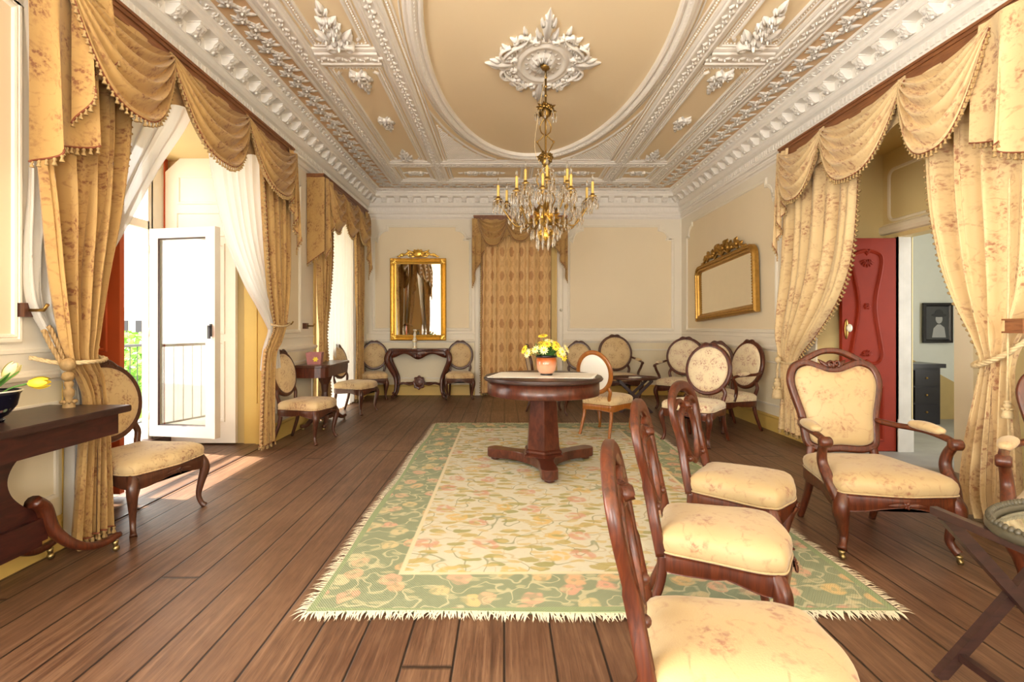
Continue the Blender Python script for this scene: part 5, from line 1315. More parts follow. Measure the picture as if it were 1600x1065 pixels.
# round pedestal table
TX, TY, TH = .335, 4.43, .78
t = thing('pedestal_table', 'round mahogany pedestal table standing on the rug in the middle of the room', 'table', (TX, TY, .014))
b = MB(); b.lathe([(.001, TH-.040), (.485, TH-.040), (.505, TH-.035), (.512, TH-.026), (.512, TH-.018), (.500, TH-.016), (.506, TH-.010), (.500, TH-.002), (.490, TH), (.001, TH)], (0, 0, 0), 72); b.build('tabletop', M['darkwood'], t)
b = MB(); b.lathe([(.440, TH-.155), (.478, TH-.155), (.482, TH-.148), (.480, TH-.04), (.44, TH-.04)], (0, 0, 0), 72, cap=False); b.build('apron', M['tablewood'], t)
b = MB(); b.flat = True; n = 6
def hexr(r, z, rot=PI/6): return [(r*math.cos(rot+2*PI*i/n), r*math.sin(rot+2*PI*i/n), z) for i in range(n)]
pr = [(.118, TH-.06), (.118, TH-.10), (.152, .20), (.155, .16), (.172, .15), (.178, .135), (.168, .12), (.19, .11), (.19, .095)]
vs = []; fs = []
for r, z in pr: vs += hexr(r, z)
for k in range(len(pr)-1):
    for i in range(n): j = (i+1) % n; fs.append((k*n+j, k*n+i, (k+1)*n+i, (k+1)*n+j))
b.add(vs, fs); b.build('pedestal', M['tablewood'], t, smooth=False)
for k in range(3):
    a = -PI/2+.03+k*2*PI/3; b = MB(); b.M = Matrix.Rotation(a, 4, 'Z')
    o = [(-.02, -.16), (.15, -.085), (.26, -.062), (.46, -.068), (.52, -.055), (.545, 0), (.52, .055), (.46, .068), (.26, .062), (.15, .085), (-.02, .16)]
    b.prism(smooth(o, 3)[::1], .028, .105, 'z', .006)
    f = b.build('leg', M['tablewood'], t, smooth=False)
    b = MB(); b.M = Matrix.Rotation(a, 4, 'Z'); b.lathe([(.03, 0), (.042, .006), (.042, .022), (.03, .030)], (.47, 0, 0), 16); b.build('foot', M['tablewood'], f)
TT = TH+.014
rn = thing('table_runner', 'white lace-edged cloth laid slantwise on the round table', 'table runner', (TX+.01, TY-.02, TT), R(-6))
b = MB()
def rnz(x, y): return .004+.0015*math.sin(x*31+y*13)
b.grid(lambda u, v: (lerp(-.42, .42, u)+lerp(-.03, .03, v), lerp(-.22, .22, v)+.008*math.sin(u*40)*(1 if v in (0, 1) else 0), rnz(u, v)), 80, 10)
b.grid(lambda u, v: (lerp(-.42, .42, u), lerp(-.22, .22, v), .0015), 4, 4)
b.build('cloth', M['whitecloth'], rn)
b = MB()
for i in range(44):
    x = lerp(-.42, .42, i/43)
    for s_ in (-1, 1): b.lathe([(.014, .001), (.014, .004), (.006, .005)], (x+s_*.03, s_*.227, 0), 8)
for i in range(18):
    y = lerp(-.21, .21, i/17)
    for s_ in (-1, 1): b.lathe([(.014, .001), (.014, .004), (.006, .005)], (s_*.425+y*.15, y, 0), 8)
b.build('lace_edge', M['whitecloth'], rn)

def daisy(b_p, b_c, c, nrm, r, n=11):
    q = Vector(nrm).to_track_quat('Z', 'Y').to_matrix().to_4x4()
    b_p.M = Matrix.Translation(c) @ q
    for i in range(n): b_p.leaf(0, 0, 2*PI*i/n, r, r*.2, r*.16)
    b_c.M = b_p.M; b_c.bump(0, 0, r*.30, r*.26, 8); b_p.M = b_c.M = Matrix.Identity(4)
pt = thing('flower_pot', 'glazed orange pot with dark rim and foot standing on the white runner', 'flower pot', (TX+.025, TY-.05, TT+.0065))
def potmat():
    m, nt, bb = newmat('orange_glaze'); v = coord(nt); s = N(nt, 'SeparateXYZ'); nt.links.new(v, s.inputs[0])
    c = ramp(nt, math_(nt, 'DIVIDE', s.outputs[2], .175), [(.05, (.62, .34, .22)), (.45, (.66, .33, .20)), (.75, (.55, .13, .03)), (.93, (.22, .04, .015))]); setc(nt, bb, c)
    bb.inputs['Roughness'].default_value = .15; bb.inputs['Coat Weight'].default_value = .6; return m
b = MB(); b.lathe([(.045, .012), (.060, .018), (.078, .045), (.086, .09), (.086, .155), (.080, .156), (.076, .12), (.001, .12)], (0, 0, 0), 32); b.build('body', potmat(), pt)
b = MB(); b.lathe([(.050, 0), (.054, .004), (.050, .014), (.040, .016)], (0, 0, 0), 28); b.build('foot', M['black'], pt)
b = MB(); b.lathe([(.086, .152), (.090, .158), (.090, .168), (.084, .172), (.080, .168), (.080, .155)], (0, 0, 0), 32, cap=False); b.build('rim', M['black'], pt)
bq = thing('daisy_bouquet', 'loose bunch of yellow daisies with green leaves in the orange pot', 'flowers', (TX+.025, TY-.05, TT+.14))
rr = random.Random(11); st = MB()
for i in range(90):
    a = rr.uniform(0, 2*PI); e = rr.uniform(.05, 1.0); L = rr.uniform(.05, .13)
    d = Vector((math.cos(a)*math.sin(e), math.sin(a)*math.sin(e), math.cos(e)))
    st.M = Matrix.Translation((d.x*.05, d.y*.05, .01+d.z*.03)) @ d.to_track_quat('X', 'Z').to_matrix().to_4x4(); st.leaf(0, 0, rr.uniform(-.3, .3), L, .012, .008, curl=rr.uniform(-.3, .3))
st.M = Matrix.Identity(4); st.build('foliage', M['leaf'], bq)
pos = []
for i in range(20):
    a = 2*PI*i*.382+rr.uniform(-.2, .2); e = .15+1.15*(i/20)**.7
    pos.append(Vector((math.cos(a)*math.sin(e)*1.05, math.sin(a)*math.sin(e)*1.05, math.cos(e)*.85+.15))*rr.uniform(.12, .16))
pos += [Vector((-.19, -.03, .085)), Vector((-.165, -.06, .055)), Vector((.14, -.07, .03)), Vector((.10, -.09, .05)), Vector((.17, -.02, .09)), Vector((-.03, 0, .20))]
for i, p in enumerate(pos):
    bp, bc = MB(), MB(); r = rr.uniform(.034, .048); nrm = (p+Vector((0, -.07, .01))).normalized()
    daisy(bp, bc, p, nrm, r); f = bp.build('daisy', M['petal'] if i % 3 else M['petalpale'], bq); bc.build('daisy_core', M['flowercore'] if i % 3 else M['petal'], f)
    bp = MB(); bp.sweep(smooth([(p.x*.1, p.y*.1, -.02), (p.x*.5, p.y*.5, p.z*.6), tuple(p)], 3), .0022, n=5); bp.build('stem', M['leaf'], f)

# ---- carved console below the gilt mirror
t = thing('carved_console', 'carved mahogany console with serpentine front and scroll legs under the gilt mirror', 'console table', (-1.46, 8.83, 0)); t.scale = (.93, 1, 1)
def serp(x, w=.56): # front outline offset
    q = abs(x)/w; return .055*math.cos(q*PI*1.15)-.02*q
o = [(-.56, .19)]+[(x, -.17-serp(x)) for x in [(-.56+1.12*i/24) for i in range(25)]]+[(.56, .19)]
b = MB(); b.prism(o, .80, .83, 'z', .008); b.build('top', M['mahog'], t, smooth=False)
b = MB(); vs = []; fs = []; K = 40
for i in range(K+1):
    x = -.50+1.0*i/K; y = -.13-serp(x); lo = .71-.035*math.cos(x*PI/.5*2)*1-.02*math.exp(-(x/.12)**2)
    vs += [(x, y, .80), (x, y-.012, .76), (x, y-.004, lo), (x, y+.03, lo)]
for i in range(K):
    for k in range(3): a = i*4+k; fs.append((a, a+1, a+5, a+4))
b.add(vs, fs); b.box((-.50, -.10, .72), (-.47, .18, .80)); b.box((.47, -.10, .72), (.50, .18, .80))
b.M = frame_mat((0, -.205, .715), (1, 0, 0), (0, 0, 1), (0, -1, 0))
b.flower(0, 0, .035, 6, .02)
for f in (-1, 1):
    for k in range(4): b.leaf(f*.02, 0, PI/2-f*(.6+k*.5), .075-.006*k, .016, .02, curl=-f*.3)
b.build('apron', M['mahog'], t)
for f in (-1, 1):
    for (y0, kk) in ((-.12, 1.0), (.12, .6)):
        b = MB(); P = smooth([(f*.50, y0, .80), (f*.56, y0-.015*kk, .72), (f*.565, y0-.03*kk, .62), (f*.50, y0-.0, .48), (f*.43, y0+.02, .34), (f*.415, y0-.0*kk, .22), (f*.43, y0-.02*kk, .10), (f*.46, y0-.03*kk, .03), (f*.49, y0-.03*kk, .012)], 5); n = len(P)
        ks = [.034, .05, .05, .044, .034, .028, .024, .024, .02]
        W_ = [lerp(ks[min(7, int(i/(n-1)*8))], ks[min(8, int(i/(n-1)*8)+1)], (i/(n-1)*8) % 1 if i < n-1 else 1) for i in range(n)]
        b.sweep(P, [w*.75 for w in W_], W_, up=(1, 0, 0), n=10, sq=.75)
        if kk == 1:
            b.M = frame_mat((f*.55, y0-.055, .70), (1, 0, 0), (0, 0, 1), (0, -1, 0)); b.leaf(0, .04, -PI/2, .16, .028, .02, lobes=1); b.M = Matrix.Identity(4)
            b.M = frame_mat((f*.45, y0-.04, .05), (1, 0, 0), (0, 0, 1), (0, -1, 0)); b.curl(0, 0, 0, .03, .012, 1.2, 1, 10, .02); b.M = Matrix.Identity(4)
        b.build('leg', M['mahog'], t)
b = MB()
for f in (-1, 1):
    b.sweep(smooth([(f*.42, -.10, .20), (f*.30, -.06, .245), (f*.18, -.05, .215), (f*.08, -.05, .24)], 5), .018, n=8)
    b.sweep(smooth([(f*.42, .12, .20), (f*.25, .05, .235), (f*.08, -.03, .24)], 4), .014, n=8)
b.build('stretcher', M['mahog'], t)
b = MB(); b.M = frame_mat((0, -.06, .25), (1, 0, 0), (0, 0, 1), (0, -1, 0))
b.dome([(.11*math.cos(a)*(1+.09*math.cos(8*a)), .115*math.sin(a)*(1+.09*math.cos(8*a))) for a in [2*PI*i/48 for i in range(48)]], [(1, -.015), (1, .012), (.9, .022), (.8, .012), (.6, .016), (.3, .03)], lambda x, y, h: (x, y, h))
for k in range(9): b.leaf(0, 0, 2*PI*k/9, .085, .018, .04)
b.build('carved_cartouche', M['mahog'], t)
# candlestick figure on it
t = thing('porcelain_candlestick', 'slender white and gilt porcelain candlestick standing on the carved console', 'candlestick', (-1.54, 8.80, .83))
b = MB(); b.lathe([(.045, 0), (.048, .012), (.03, .03), (.022, .06), (.036, .10), (.040, .14), (.026, .18), (.018, .21), (.028, .235), (.018, .26), (.014, .30), (.030, .31), (.026, .33), (.001, .33)], (0, 0, 0), 18); b.build('body', M['porcelain'], t)
b = MB()
for z, r in ((.025, .036), (.12, .041), (.20, .022), (.305, .031)): b.lathe([(r*.9, z-.006), (r*1.08, z), (r*.9, z+.006)], (0, 0, 0), 16, cap=False)
for k in range(6): a = k*PI/3; b.ball((.036*math.cos(a), .036*math.sin(a), .155), .009, 6, 4)
b.build('gilt_band', M['gilt'], t)

# ---- gilt pier mirror on the back wall
t = thing('gilt_mirror', 'tall gilt mirror with shell crest on the back wall above the carved console', 'mirror', (-1.51, YB-.03, 1.685))
b = MB(); q = lambda x, z, h: (x, -h, z)
mould(b, rect(-.49, .49, -.72, .72), [(0, 0), (0, .05), (.015, .065), (.03, .05), (.045, .045), (.06, .06), (.08, .05), (.085, .035), (.10, .03), (.105, .01)], True, q)
b.M = frame_mat((0, -.055, 0), (1, 0, 0), (0, 0, 1), (0, -1, 0))
for p, d in along(rect(-.475, .475, -.705, .705), .03, True): b.bump(p.x, p.y, .011, .014, 5)
for sx in (-1, 1):
    for sz in (-1, 1):
        for k in range(4): b.leaf(sx*.46, sz*.69, math.atan2(-sz, -sx)+(k-1.5)*.45, .10, .02, .03)
        b.flower(sx*.46, sz*.69, .035, 6, .035)
b.build('frame', M['gilt'], t)
b = MB(); b.box((-.40, -.028, -.63), (.40, -.018, .63)); b.build('glass', M['mirror'], t, smooth=False)
b = MB(); b.M = frame_mat((0, -.045, .73), (1, 0, 0), (0, 0, 1), (0, -1, 0))
b.dome([(.09*math.cos(a), .07+.07*math.sin(a)) for a in [2*PI*i/20 for i in range(20)]], [(1, -.01), (1, .01), (.85, .03), (.5, .04)], lambda x, y, h: (x, y, h))
for k in range(7): b.leaf(0, .03, PI/2+(k-3)*.42, .13, .022, .045)
for f in (-1, 1):
    b.sweep(smooth([(f*.08, .08, .01), (f*.15, .10, .015), (f*.22, .05, .015), (f*.28, .06, .012), (f*.34, .01, .01)], 5), [.018]*21, .016, up=(0, 0, 1), n=6)
    for (x, y, a, L) in ((.10, .05, .2, .1), (.15, .02, .9, .09), (.2, .05, .1, .09), (.26, .02, .7, .07), (.3, .02, 0, .08), (.13, .10, .5, .08), (.05, .02, .0, .12)): b.leaf(f*x, y, a if f > 0 else PI-a, L, .018, .03)
    b.curl(f*.06, .10, PI/2-f*1.2, .022, .009, 1.2, f, 10, .03)
b.build('crest', M['gilt'], t)

# ---- overmantel mirror leaning out from the right wall
t = thing('overmantel_mirror', 'wide old-gilt mirror with pierced scroll crest leaning from the right wall', 'mirror', (XR-.03, 7.17, 1.34))
t.rotation_euler = (0, -.055, -PI/2)
HWm, Hm = .97, .86
b = MB(); q = lambda x, z, h: (x, -h, z)
o = [(-HWm, 0), (HWm, 0), (HWm, Hm-.16)]+[(HWm-.16+.16*math.cos(a), Hm-.16+.16*math.sin(a)) for a in [PI/2*i/6 for i in range(1, 7)]]+[(-HWm+.16-.16*math.sin(a), Hm-.16+.16*math.cos(a)) for a in [PI/2*i/6 for i in range(0, 6)]]+[(-HWm, Hm-.16)]
mould(b, o, [(0, 0), (0, .05), (.02, .07), (.045, .07), (.055, .05), (.065, .055), (.085, .05), (.095, .03), (.11, .02)], True, q)
b.M = frame_mat((0, -.068, 0), (1, 0, 0), (0, 0, 1), (0, -1, 0))
for p, d in along([(x*.968, .02+z*.965) for x, z in o], .036, True): b.leaf(p.x, p.y, math.atan2(d.y, d.x)+.6, .035, .01, .012)
b.build('frame', M['oldgilt'], t)
b = MB(); b.dome([(x*.93, .04+z*.90) for x, z in o], [(1, .014), (1, .022)], q); b.build('glass', plain('old_mirror_glass', (.80, .76, .66), .04, metal=1, var=.04), t, smooth=False)
b = MB(); b.M = frame_mat((0, -.03, Hm), (1, 0, 0), (0, 0, 1), (0, -1, 0))
rr = random.Random(2)
for f in (-1, 1):
    b.sweep(smooth([(f*.02, .10, .0), (f*.14, .17, .01), (f*.26, .10, .01), (f*.34, .05, .01), (f*.46, .12, .01), (f*.58, .05, .01), (f*.66, .0, .01)], 5), .022, .02, up=(0, 0, 1), n=6)
    b.sweep(smooth([(f*.0, .02, .0), (f*.12, .06, .01), (f*.22, .02, .01), (f*.36, .10, .01), (f*.50, .02, .01)], 5), .018, .02, up=(0, 0, 1), n=6)
    for (x, y, r_, a) in ((.10, .08, .04, 1.2), (.24, .05, .035, .3), (.38, .04, .035, 1.0), (.50, .05, .03, .2), (.04, .12, .03, 1.6)): b.curl(f*x, y, a if f > 0 else PI-a, r_, .016, 1.3, f, 12, .04)
    for (x, y, a, L) in ((.06, .16, .4, .12), (.16, .12, 1.1, .1), (.3, .07, 1.5, .1), (.42, .10, .8, .1), (.56, .04, .6, .09), (.64, .0, .2, .1), (.2, .0, .8, .1), (.02, .02, 1.2, .14)): b.leaf(f*x, y, a if f > 0 else PI-a, L, .028, .04)
b.flower(0, .12, .06, 6, .05); b.build('crest', M['oldgilt'], t)

# ---- small pedestal console by the left wall, planter on it
t = thing('card_table', 'small dark pedestal console against the left wall between the two windows', 'console table', (-2.23, 6.36, 0))
o = [(-.19, -.50), (.06, -.50), (.13, -.48), (.17, -.44), (.19, -.38), (.19, .38), (.17, .44), (.13, .48), (.06, .50), (-.19, .50)]
b = MB(); b.prism(o, .735, .765, 'z', .006); b.build('top', M['walnut'], t, smooth=False)
b = MB(); b.prism([(x*.94-.008, y*.96) for x, y in o], .62, .735, 'z'); b.build('apron', M['mahog'], t, smooth=False)
b = MB(); b.lathe([(.10, .62), (.085, .57), (.05, .50), (.038, .40), (.045, .30), (.085, .20), (.10, .16), (.11, .12), (.11, .09)], (0, 0, 0), 8); b.build('pedestal', M['walnut'], t, smooth=False)
for sx in (-1, 1):
    for sy in (-1, 1):
        b = MB(); P = smooth([(sx*.03, sy*.05, .15), (sx*.07, sy*.16, .12), (sx*.11, sy*.30, .045), (sx*.13, sy*.40, .05)], 5); b.sweep(P, [lerp(.035, .02, i/15) for i in range(16)], n=8, sq=.7); l = b.build('leg', M['walnut'], t)
        b = MB(); b.ball((sx*.12, sy*.385, .018), .018, 10, 6); b.build('caster', M['casterm'], l)
t = thing('planter', 'small pink painted metal planter with a yellow flower on the small console', 'planter', (-2.27, 6.14, .765), R(10))
b = MB(); b.flat = True
b.add([(-.075, -.075, 0), (.075, -.075, 0), (.075, .075, 0), (-.075, .075, 0), (-.09, -.09, .14), (.09, -.09, .14), (.09, .09, .14), (-.09, .09, .14)], [(3, 2, 1, 0), (0, 1, 5, 4), (1, 2, 6, 5), (2, 3, 7, 6), (3, 0, 4, 7)])
b.build('body', plain('pink_tin', (.42, .16, .15), .4, var=.3, scale=20), t, smooth=False)
b = MB(); b.M = frame_mat((.02, -.085, .06), (1, 0, 0), (0, .1, 1), (0, -1, 0)); b.flower(0, 0, .035, 6, .004); b.build('painted_flower', M['petal'], t)
b = MB(); b.box((-.085, -.085, .10), (.085, .085, .105)); b.build('soil', M['hole'], t, smooth=False)

# ---- dark console in the left foreground
t = thing('lyre_console', 'dark mahogany console on scroll feet cut off by the left edge of the photo', 'console table', (-2.22, 2.19, 0))
b = MB(); b.prism([(-.21, -.55), (.225, -.55), (.225, .55), (-.21, .55)], .765, .80, 'z', .006); b.build('top', M['darkwood'], t, smooth=False)
b = MB(); b.box((-.20, -.49, .66), (.20, .49, .765)); b.build('apron', M['consolewood'], t, smooth=False)
b = MB()
def lyre(f):
    return smooth([(f*.36, .665), (f*.28, .65), (f*.17, .605), (f*.12, .53), (f*.135, .45), (f*.20, .375), (f*.255, .34), (f*.27, .295)], 5)
L_ = lyre(-1); R_ = lyre(1)[::-1]
b.prism([(y, z) for y, z in L_+R_], -.14, -.02, 'x'); b.build('lyre_pedestal', M['consolewood'], t, smooth=False)
b = MB(); b.box((-.17, -.29, .19), (.01, .29, .30)); b.box((-.16, -.27, .165), (.0, .27, .19)); b.build('platform', M['consolewood'], t, smooth=False)
for sy in (-1, 1):
    for sx in (-1, 1):
        b = MB(); P = smooth([(-.08+sx*.07, sy*.23, .39), (-.08+sx*.08, sy*.275, .345), (-.08+sx*.10, sy*.31, .22), (-.04+sx*.115, sy*.38, .12), (-.03+sx*.13, sy*.50, .075), (-.02+sx*.135, sy*.61, .085)], 5); n = len(P)
        if sx < 0: P = [(x_, y_*.84, z_) for x_, y_, z_ in P]
        b.sweep(P, [lerp(.030, .016, i/(n-1)) for i in range(n)], [lerp(.044, .018, i/(n-1)) for i in range(n)], up=(1, 0, 0), n=10, sq=.8); l = b.build('foot', M['mahog'], t)
        b = MB(); b.lathe([(.010, .03), (.014, .045), (.016, .06)], (-.02+sx*.135, sy*.58*(1 if sx > 0 else .84), 0), 10); b.ball((-.02+sx*.135, sy*.585*(1 if sx > 0 else .84), .018), .018, 10, 6); b.build('caster', M['casterm'], l)
t = thing('lacquer_bowl', 'dark lacquered bowl painted with flowers on the left foreground console', 'bowl', (-2.24, 2.215, .80))
def bowlmat():
    m, nt, bb = newmat('painted_lacquer'); v = coord(nt); c = voro(nt, v, 26, out='Color'); d = voro(nt, v, 26)
    setc(nt, bb, mixc(nt, ramp(nt, d, [(.15, .8), (.32, 0)]), (.006, .006, .016), mixc(nt, .6, c, (.5, .2, .12)))); bb.inputs['Roughness'].default_value = .15; return m
b = MB(); b.lathe([(.055, 0), (.06, .012), (.05, .018), (.07, .03), (.098, .07), (.108, .12), (.118, .135), (.113, .137), (.10, .12), (.08, .06), (.001, .05)], (0, 0, 0), 32); b.build('body', bowlmat(), t)
b = MB(); b.lathe([(.112, .131), (.120, .135), (.120, .139), (.112, .139)], (0, 0, 0), 32, cap=False); b.build('rim', M['pvc'], t)
def tulip(mbp, c, d, L=.075, r=.026):
    mbp.M = Matrix.Translation(c) @ Vector(d).to_track_quat('Z', 'Y').to_matrix().to_4x4()
    for k in range(6):
        a = k*PI/3; rr_ = r*(1 if k % 2 else .86)
        def f(u, v, a=a, rr_=rr_):
            w = math.sin(PI*min(1, v*.85+.10))**.6*.62; an = a+(u-.5)*w*2
            q = rr_*(.35+.75*math.sin(PI*(.1+v*.72))); return (q*math.cos(an), q*math.sin(an), L*v)
        mbp.grid(f, 4, 6)
    mbp.M = Matrix.Identity(4)
tl = thing('tulips', 'yellow and cream tulips lying over the rim of the dark lacquered bowl', 'flowers', (-2.24, 2.215, .86))
for (c, d, mt, nm) in (((.09, .10, .10), (1, .35, .05), 'petal', 1), ((.02, -.02, .10), (.4, -.3, .9), 'petal', 1), ((-.02, .03, .14), (-.1, -.2, 1), 'petalpale', 1), ((.03, .05, .13), (.4, .3, .8), 'petalpale', 1), ((-.06, -.05, .10), (-.6, -.4, .6), 'petal', 1)):
    b = MB(); tulip(b, c, d); f = b.build('tulip', M[mt], tl)
    b = MB(); b.sweep(smooth([(0, 0, .02), (c[0]*.5, c[1]*.5, c[2]*.8), c], 4), .004, n=6); b.build('stem', M['leaf'], f)
b = MB()
for k in range(9):
    a = k*.7; b.M = Matrix.Translation((0, 0, .05)) @ Matrix.Rotation(a, 4, 'Z') @ Matrix.Rotation(-.8, 4, 'Y'); b.leaf(.02, 0, 0, .13, .016, .01)
b.M = Matrix.Identity(4); b.build('foliage', M['leaf'], tl)

# ---- folding tray tables with glass
def tray_table(name, label, loc, rz, a, b__, h, half, dep, group, rope_rim=True, ox=0):
    t = thing(name, label, 'tray table', loc, rz, group)
    for sy in (-1, 1):
        for f in (-1, 1):
            m = MB(); yy = sy*dep+f*.012
            m.sweep([(-f*half, yy, 0), (f*half, yy, h-.03)], .011, .019, up=(0, 1, 0), prof=[(-1.7, -.7), (1.7, -.7), (1.7, .7), (-1.7, .7)]); m.build('leg', M['darkwood'], t, smooth=False)
    for f in (-1, 1):
        m = MB(); m.sweep([(f*half*.72, -dep, h*.13), (f*half*.72, dep, h*.13)], .012, prof=[(-1, -1), (1, -1), (1, 1), (-1, 1)]); m.build('stretcher', M['darkwood'], t, smooth=False)
        m = MB(); m.sweep([(f*half, -dep-.03, h-.025), (f*half, dep+.03, h-.025)], .013, prof=[(-1, -1), (1, -1), (1, 1), (-1, 1)]); m.build('top_rail', M['darkwood'], t, smooth=False)
    e = ellipse(a, b__, 64, ox); m = MB()
    m.sweep([(x, y, h+.006) for x, y in e], .014, .018, up=(0, 0, 1), closed=True, n=8)
    if rope_rim:
        for p, d in along([(x, y, h+.024) for x, y in e], .018, True): m.M = Matrix.Translation(p) @ Matrix.Rotation(math.atan2(d.y, d.x)+.6, 4, 'Z'); m.lathe([(.003, -.012), (.010, -.004), (.010, .004), (.003, .012)], (0, 0, 0), 6)
        m.M = Matrix.Identity(4)
    m.build('tray_rim', M['walnut'] if not rope_rim else plain('rope_carved_rim', (.06, .052, .032), .4, var=.3, scale=40), t)
    m = MB(); m.dome(ellipse(a-.008, b__-.008, 48, ox), [(1, 0), (1, .004)], lambda x, y, z: (x, y, h+z-.012)); m.build('tray_base', plain('tray_cane', (.28, .24, .15), .5), t, smooth=False)
    m = MB(); m.dome(ellipse(a-.02, b__-.02, 48, ox), [(1, .006), (1, .012)], lambda x, y, z: (x, y, h+z-.010)); g = plain('tray_glass', (.30, .30, .22), .04, var=.05); g.node_tree.nodes['Principled BSDF'].inputs['Coat Weight'].default_value = 1; g.node_tree.nodes['Principled BSDF'].inputs['Specular IOR Level'].default_value = 1.0
    m.build('glass_top', g, t, smooth=False); return t
TG = 'folding glass tray tables'
tray_table('folding_tray_table', 'folding oval tray table with rope rim cut off at the right foreground', (1.77, 1.50, 0), R(1), .42, .25, .60, .26, .27, TG, True, .13)
tray_table('folding_tray_table', 'small dark folding glass table before the back wall armchairs', (1.86, 7.35, 0), R(-4), .33, .22, .47, .22, .15, TG, False, 0)
t = thing('paper_napkin', 'small white folded paper lying on the far folding glass table', 'paper', (1.88, 7.37, .475), .4)
b = MB(); b.box((-.08, -.05, 0), (.08, .05, .006)); b.box((-.07, -.04, .006), (.07, .045, .010)); b.build('sheet', M['whitecloth'], t, smooth=False)
# ------------------------------------------------------------------ chandelier
CX, CYc = .37, CY
ch = thing('chandelier', 'gilt bronze chandelier with wax candles and hanging crystal prisms', 'chandelier', (CX, CYc, HC))
def Z(z): return z-HC
b = MB(); b.lathe([(.001, -.075), (.03, -.07), (.045, -.05), (.05, -.03), (.03, -.02), (.02, 0)], (0, 0, 0), 16); b.build('ceiling_hook', M['brass'], ch)
b = MB(); b.sweep([(0, 0, -.06), (0, 0, Z(2.20))], .0095, n=8)
for z in (3.44, 3.36, 3.28): b.lathe([(.009, -.012), (.016, 0), (.009, .012)], (0, 0, Z(z)), 10, cap=False)
b.build('central_rod', M['brass'], ch)
b = MB(); b.sweep(smooth([(.0, -.01, -.10), (-.05, -.02, Z(3.2)), (-.10, -.02, Z(2.82)), (-.05, -.01, Z(2.66))], 6), .0028, n=5); b.build('wire', M['rope'], ch)
# flower cluster on the rod
def cluster(z, r, k, seed):
    rr = random.Random(seed); b = MB()
    b.lathe([(.012, -.07), (.03, -.05), (.045, -.01), (.028, .02), (.035, .04), (.012, .06)], (0, 0, Z(z)), 12)
    for i in range(k):
        a = 2*PI*i/k; e = .2+rr.uniform(-.3, .5); d = Vector((math.cos(a)*math.cos(e), math.sin(a)*math.cos(e), math.sin(e)))
        b.M = Matrix.Translation(Vector((0, 0, Z(z)))+d*r*.55) @ d.to_track_quat('Z', 'Y').to_matrix().to_4x4(); b.flower(0, 0, r*.38, 5, .02)
        b.M = Matrix.Translation(Vector((0, 0, Z(z)))+d*r*.3) @ d.to_track_quat('X', 'Z').to_matrix().to_4x4(); b.leaf(0, 0, rr.uniform(-.4, .4), r*.75, r*.16, .015); b.leaf(0, 0, rr.uniform(-1, 1), r*.6, r*.14, .015)
    b.M = Matrix.Identity(4); return b
cluster(3.14, .10, 8, 1).build('flower_cluster', M['brass'], ch)
cluster(2.71, .09, 8, 2).build('flower_cluster', M['brass'], ch)
for k in range(3):
    a = k*2*PI/3+.5; ca, sa = math.cos(a), math.sin(a)
    b = MB(); P = smooth([(.01, 3.08), (.055, 3.02), (.045, 2.96), (.02, 2.93), (.05, 2.90), (.085, 2.88), (.065, 2.84), (.02, 2.76)], 5)
    b.sweep([(r*ca, r*sa, Z(z)) for r, z in P], .0058, n=6)
    b.M = Matrix.Translation((.085*ca, .085*sa, Z(2.88))); b.ball((0, 0, 0), .012, 8, 5); b.M = Matrix.Identity(4)
    b.build('scroll_bracket', M['brass'], ch)
for k in range(4):
    a = k*PI/2+.3; ca, sa = math.cos(a), math.sin(a)
    b = MB(); P = smooth([(.01, 2.66), (.05, 2.60), (.085, 2.52), (.06, 2.44), (.09, 2.36), (.05, 2.28)], 5); b.sweep([(r*ca, r*sa, Z(z)) for r, z in P], .007, n=6)
    b.build('scroll_bracket', M['brass'], ch)
b = MB(); b.lathe([(.012, .34), (.03, .30), (.022, .26), (.05, .22), (.06, .17), (.03, .12), (.045, .08), (.085, .03), (.09, -.02), (.05, -.06), (.06, -.09), (.025, -.13), (.012, -.17), (.02, -.19), (.001, -.21)], (0, 0, Z(2.24)), 18)
b.build('body', M['brass'], ch)
cluster(2.17, .14, 10, 3).build('flower_cluster', M['gilt'], ch)
b0 = cluster(2.05, .08, 7, 4); b0.build('flower_cluster', M['gilt'], ch)
def prism_(b, x, y, z, L, r=.008):
    r *= 1.25; L *= 1.1
    b.lathe([(.001, 0), (r*.6, -.006), (r*.3, -.011), (r, -.022), (r*.85, -L*.8), (.001, -L)], (x, y, z), 6, cap=False)
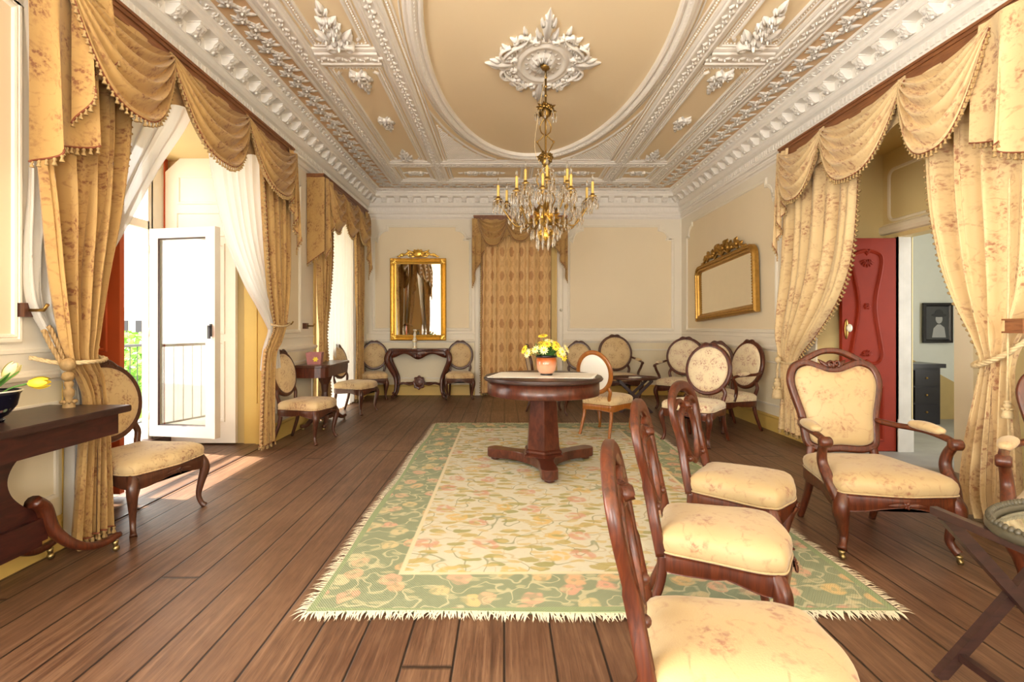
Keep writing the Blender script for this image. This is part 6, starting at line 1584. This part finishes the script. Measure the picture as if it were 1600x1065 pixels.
# arms: outer ring of eight, inner upper ring of six
def arm(name, R_, zc, a, droop, seed):
    ca, sa = math.cos(a), math.sin(a)
    b = MB(); P = smooth([(.04, 2.22), (R_*.35, 2.22-droop*.6), (R_*.62, 2.22-droop), (R_*.88, zc-.10), (R_, zc-.045), (R_, zc-.01)], 6)
    b.sweep([(r*ca, r*sa, Z(z)) for r, z in P], .0075, n=6)
    for t_ in (.3, .55, .8):
        i = int(t_*(len(P)-1)); r, z = P[i]; d = Vector((ca*.5, sa*.5, .8)).normalized()
        b.M = Matrix.Translation((r*ca, r*sa, Z(z))) @ d.to_track_quat('X', 'Z').to_matrix().to_4x4(); b.leaf(0, 0, .3, .05, .012, .008); b.leaf(0, 0, -.6, .045, .012, .008)
    b.M = Matrix.Identity(4)
    b.lathe([(.008, -.05), (.018, -.04), (.012, -.028), (.020, -.015), (.034, -.004), (.036, 0), (.018, .002), (.018, .02), (.014, .022)], (R_*ca, R_*sa, Z(zc)), 14)
    A = b.build(name, M['brass'], ch)
    b = MB(); b.lathe([(.0115, .002), (.0115, .115), (.008, .122), (.001, .122)], (R_*ca, R_*sa, Z(zc)), 12); b.build('candle', M['candle'], A)
    b = MB(); b.lathe([(.004, .118), (.012, .132), (.013, .145), (.008, .17), (.001, .19)], (R_*ca, R_*sa, Z(zc)), 10, cap=False); b.build('bulb', M['bulb'], A)
    b = MB(); rr = random.Random(seed)
    b.lathe([(.018, -.002), (.044, -.016), (.050, -.024), (.044, -.021), (.018, -.010)], (R_*ca, R_*sa, Z(zc)), 16, cap=False)
    for k in range(9):
        q = 2*PI*k/9; prism_(b, R_*ca+.046*math.cos(q), R_*sa+.046*math.sin(q), Z(zc)-.022, rr.uniform(.075, .10))
    tag(b.build('crystal_prisms', M['crystal'], A), kind='stuff')
for k in range(10): arm('arm', .43 if k % 2 else .385, 2.335+(.02 if k % 2 == 0 else 0), 2*PI*k/10+.18, .12, k)
for k in range(6): arm('arm', .21, 2.47, 2*PI*k/6+.5, -.02, 30+k)
b = MB(); rr = random.Random(9)
for (r, z, n, L) in ((.30, 2.26, 26, .09), (.24, 2.36, 22, .09), (.22, 2.16, 24, .085), (.16, 2.44, 14, .07), (.13, 2.08, 16, .08), (.08, 2.02, 10, .09), (.07, 2.60, 8, .07), (.33, 2.20, 20, .07), (.09, 3.13, 8, .08)):
    for i in range(n): q = 2*PI*i/n+r*7; prism_(b, r*math.cos(q), r*math.sin(q), Z(z)+rr.uniform(-.012, .012), L*rr.uniform(.8, 1.15), .009)
# swags of beads from the upper cluster to the ring
for k in range(10):
    a = 2*PI*k/10+.18
    for i in range(1, 16):
        t_ = i/16; r = lerp(.05, .38, t_); z = lerp(2.66, 2.30, t_)-.13*math.sin(PI*t_)
        b.ball((r*math.cos(a), r*math.sin(a), Z(z)), .0065, 6, 4)
tag(b.build('crystal_drops', M['crystal'], ch), kind='stuff')
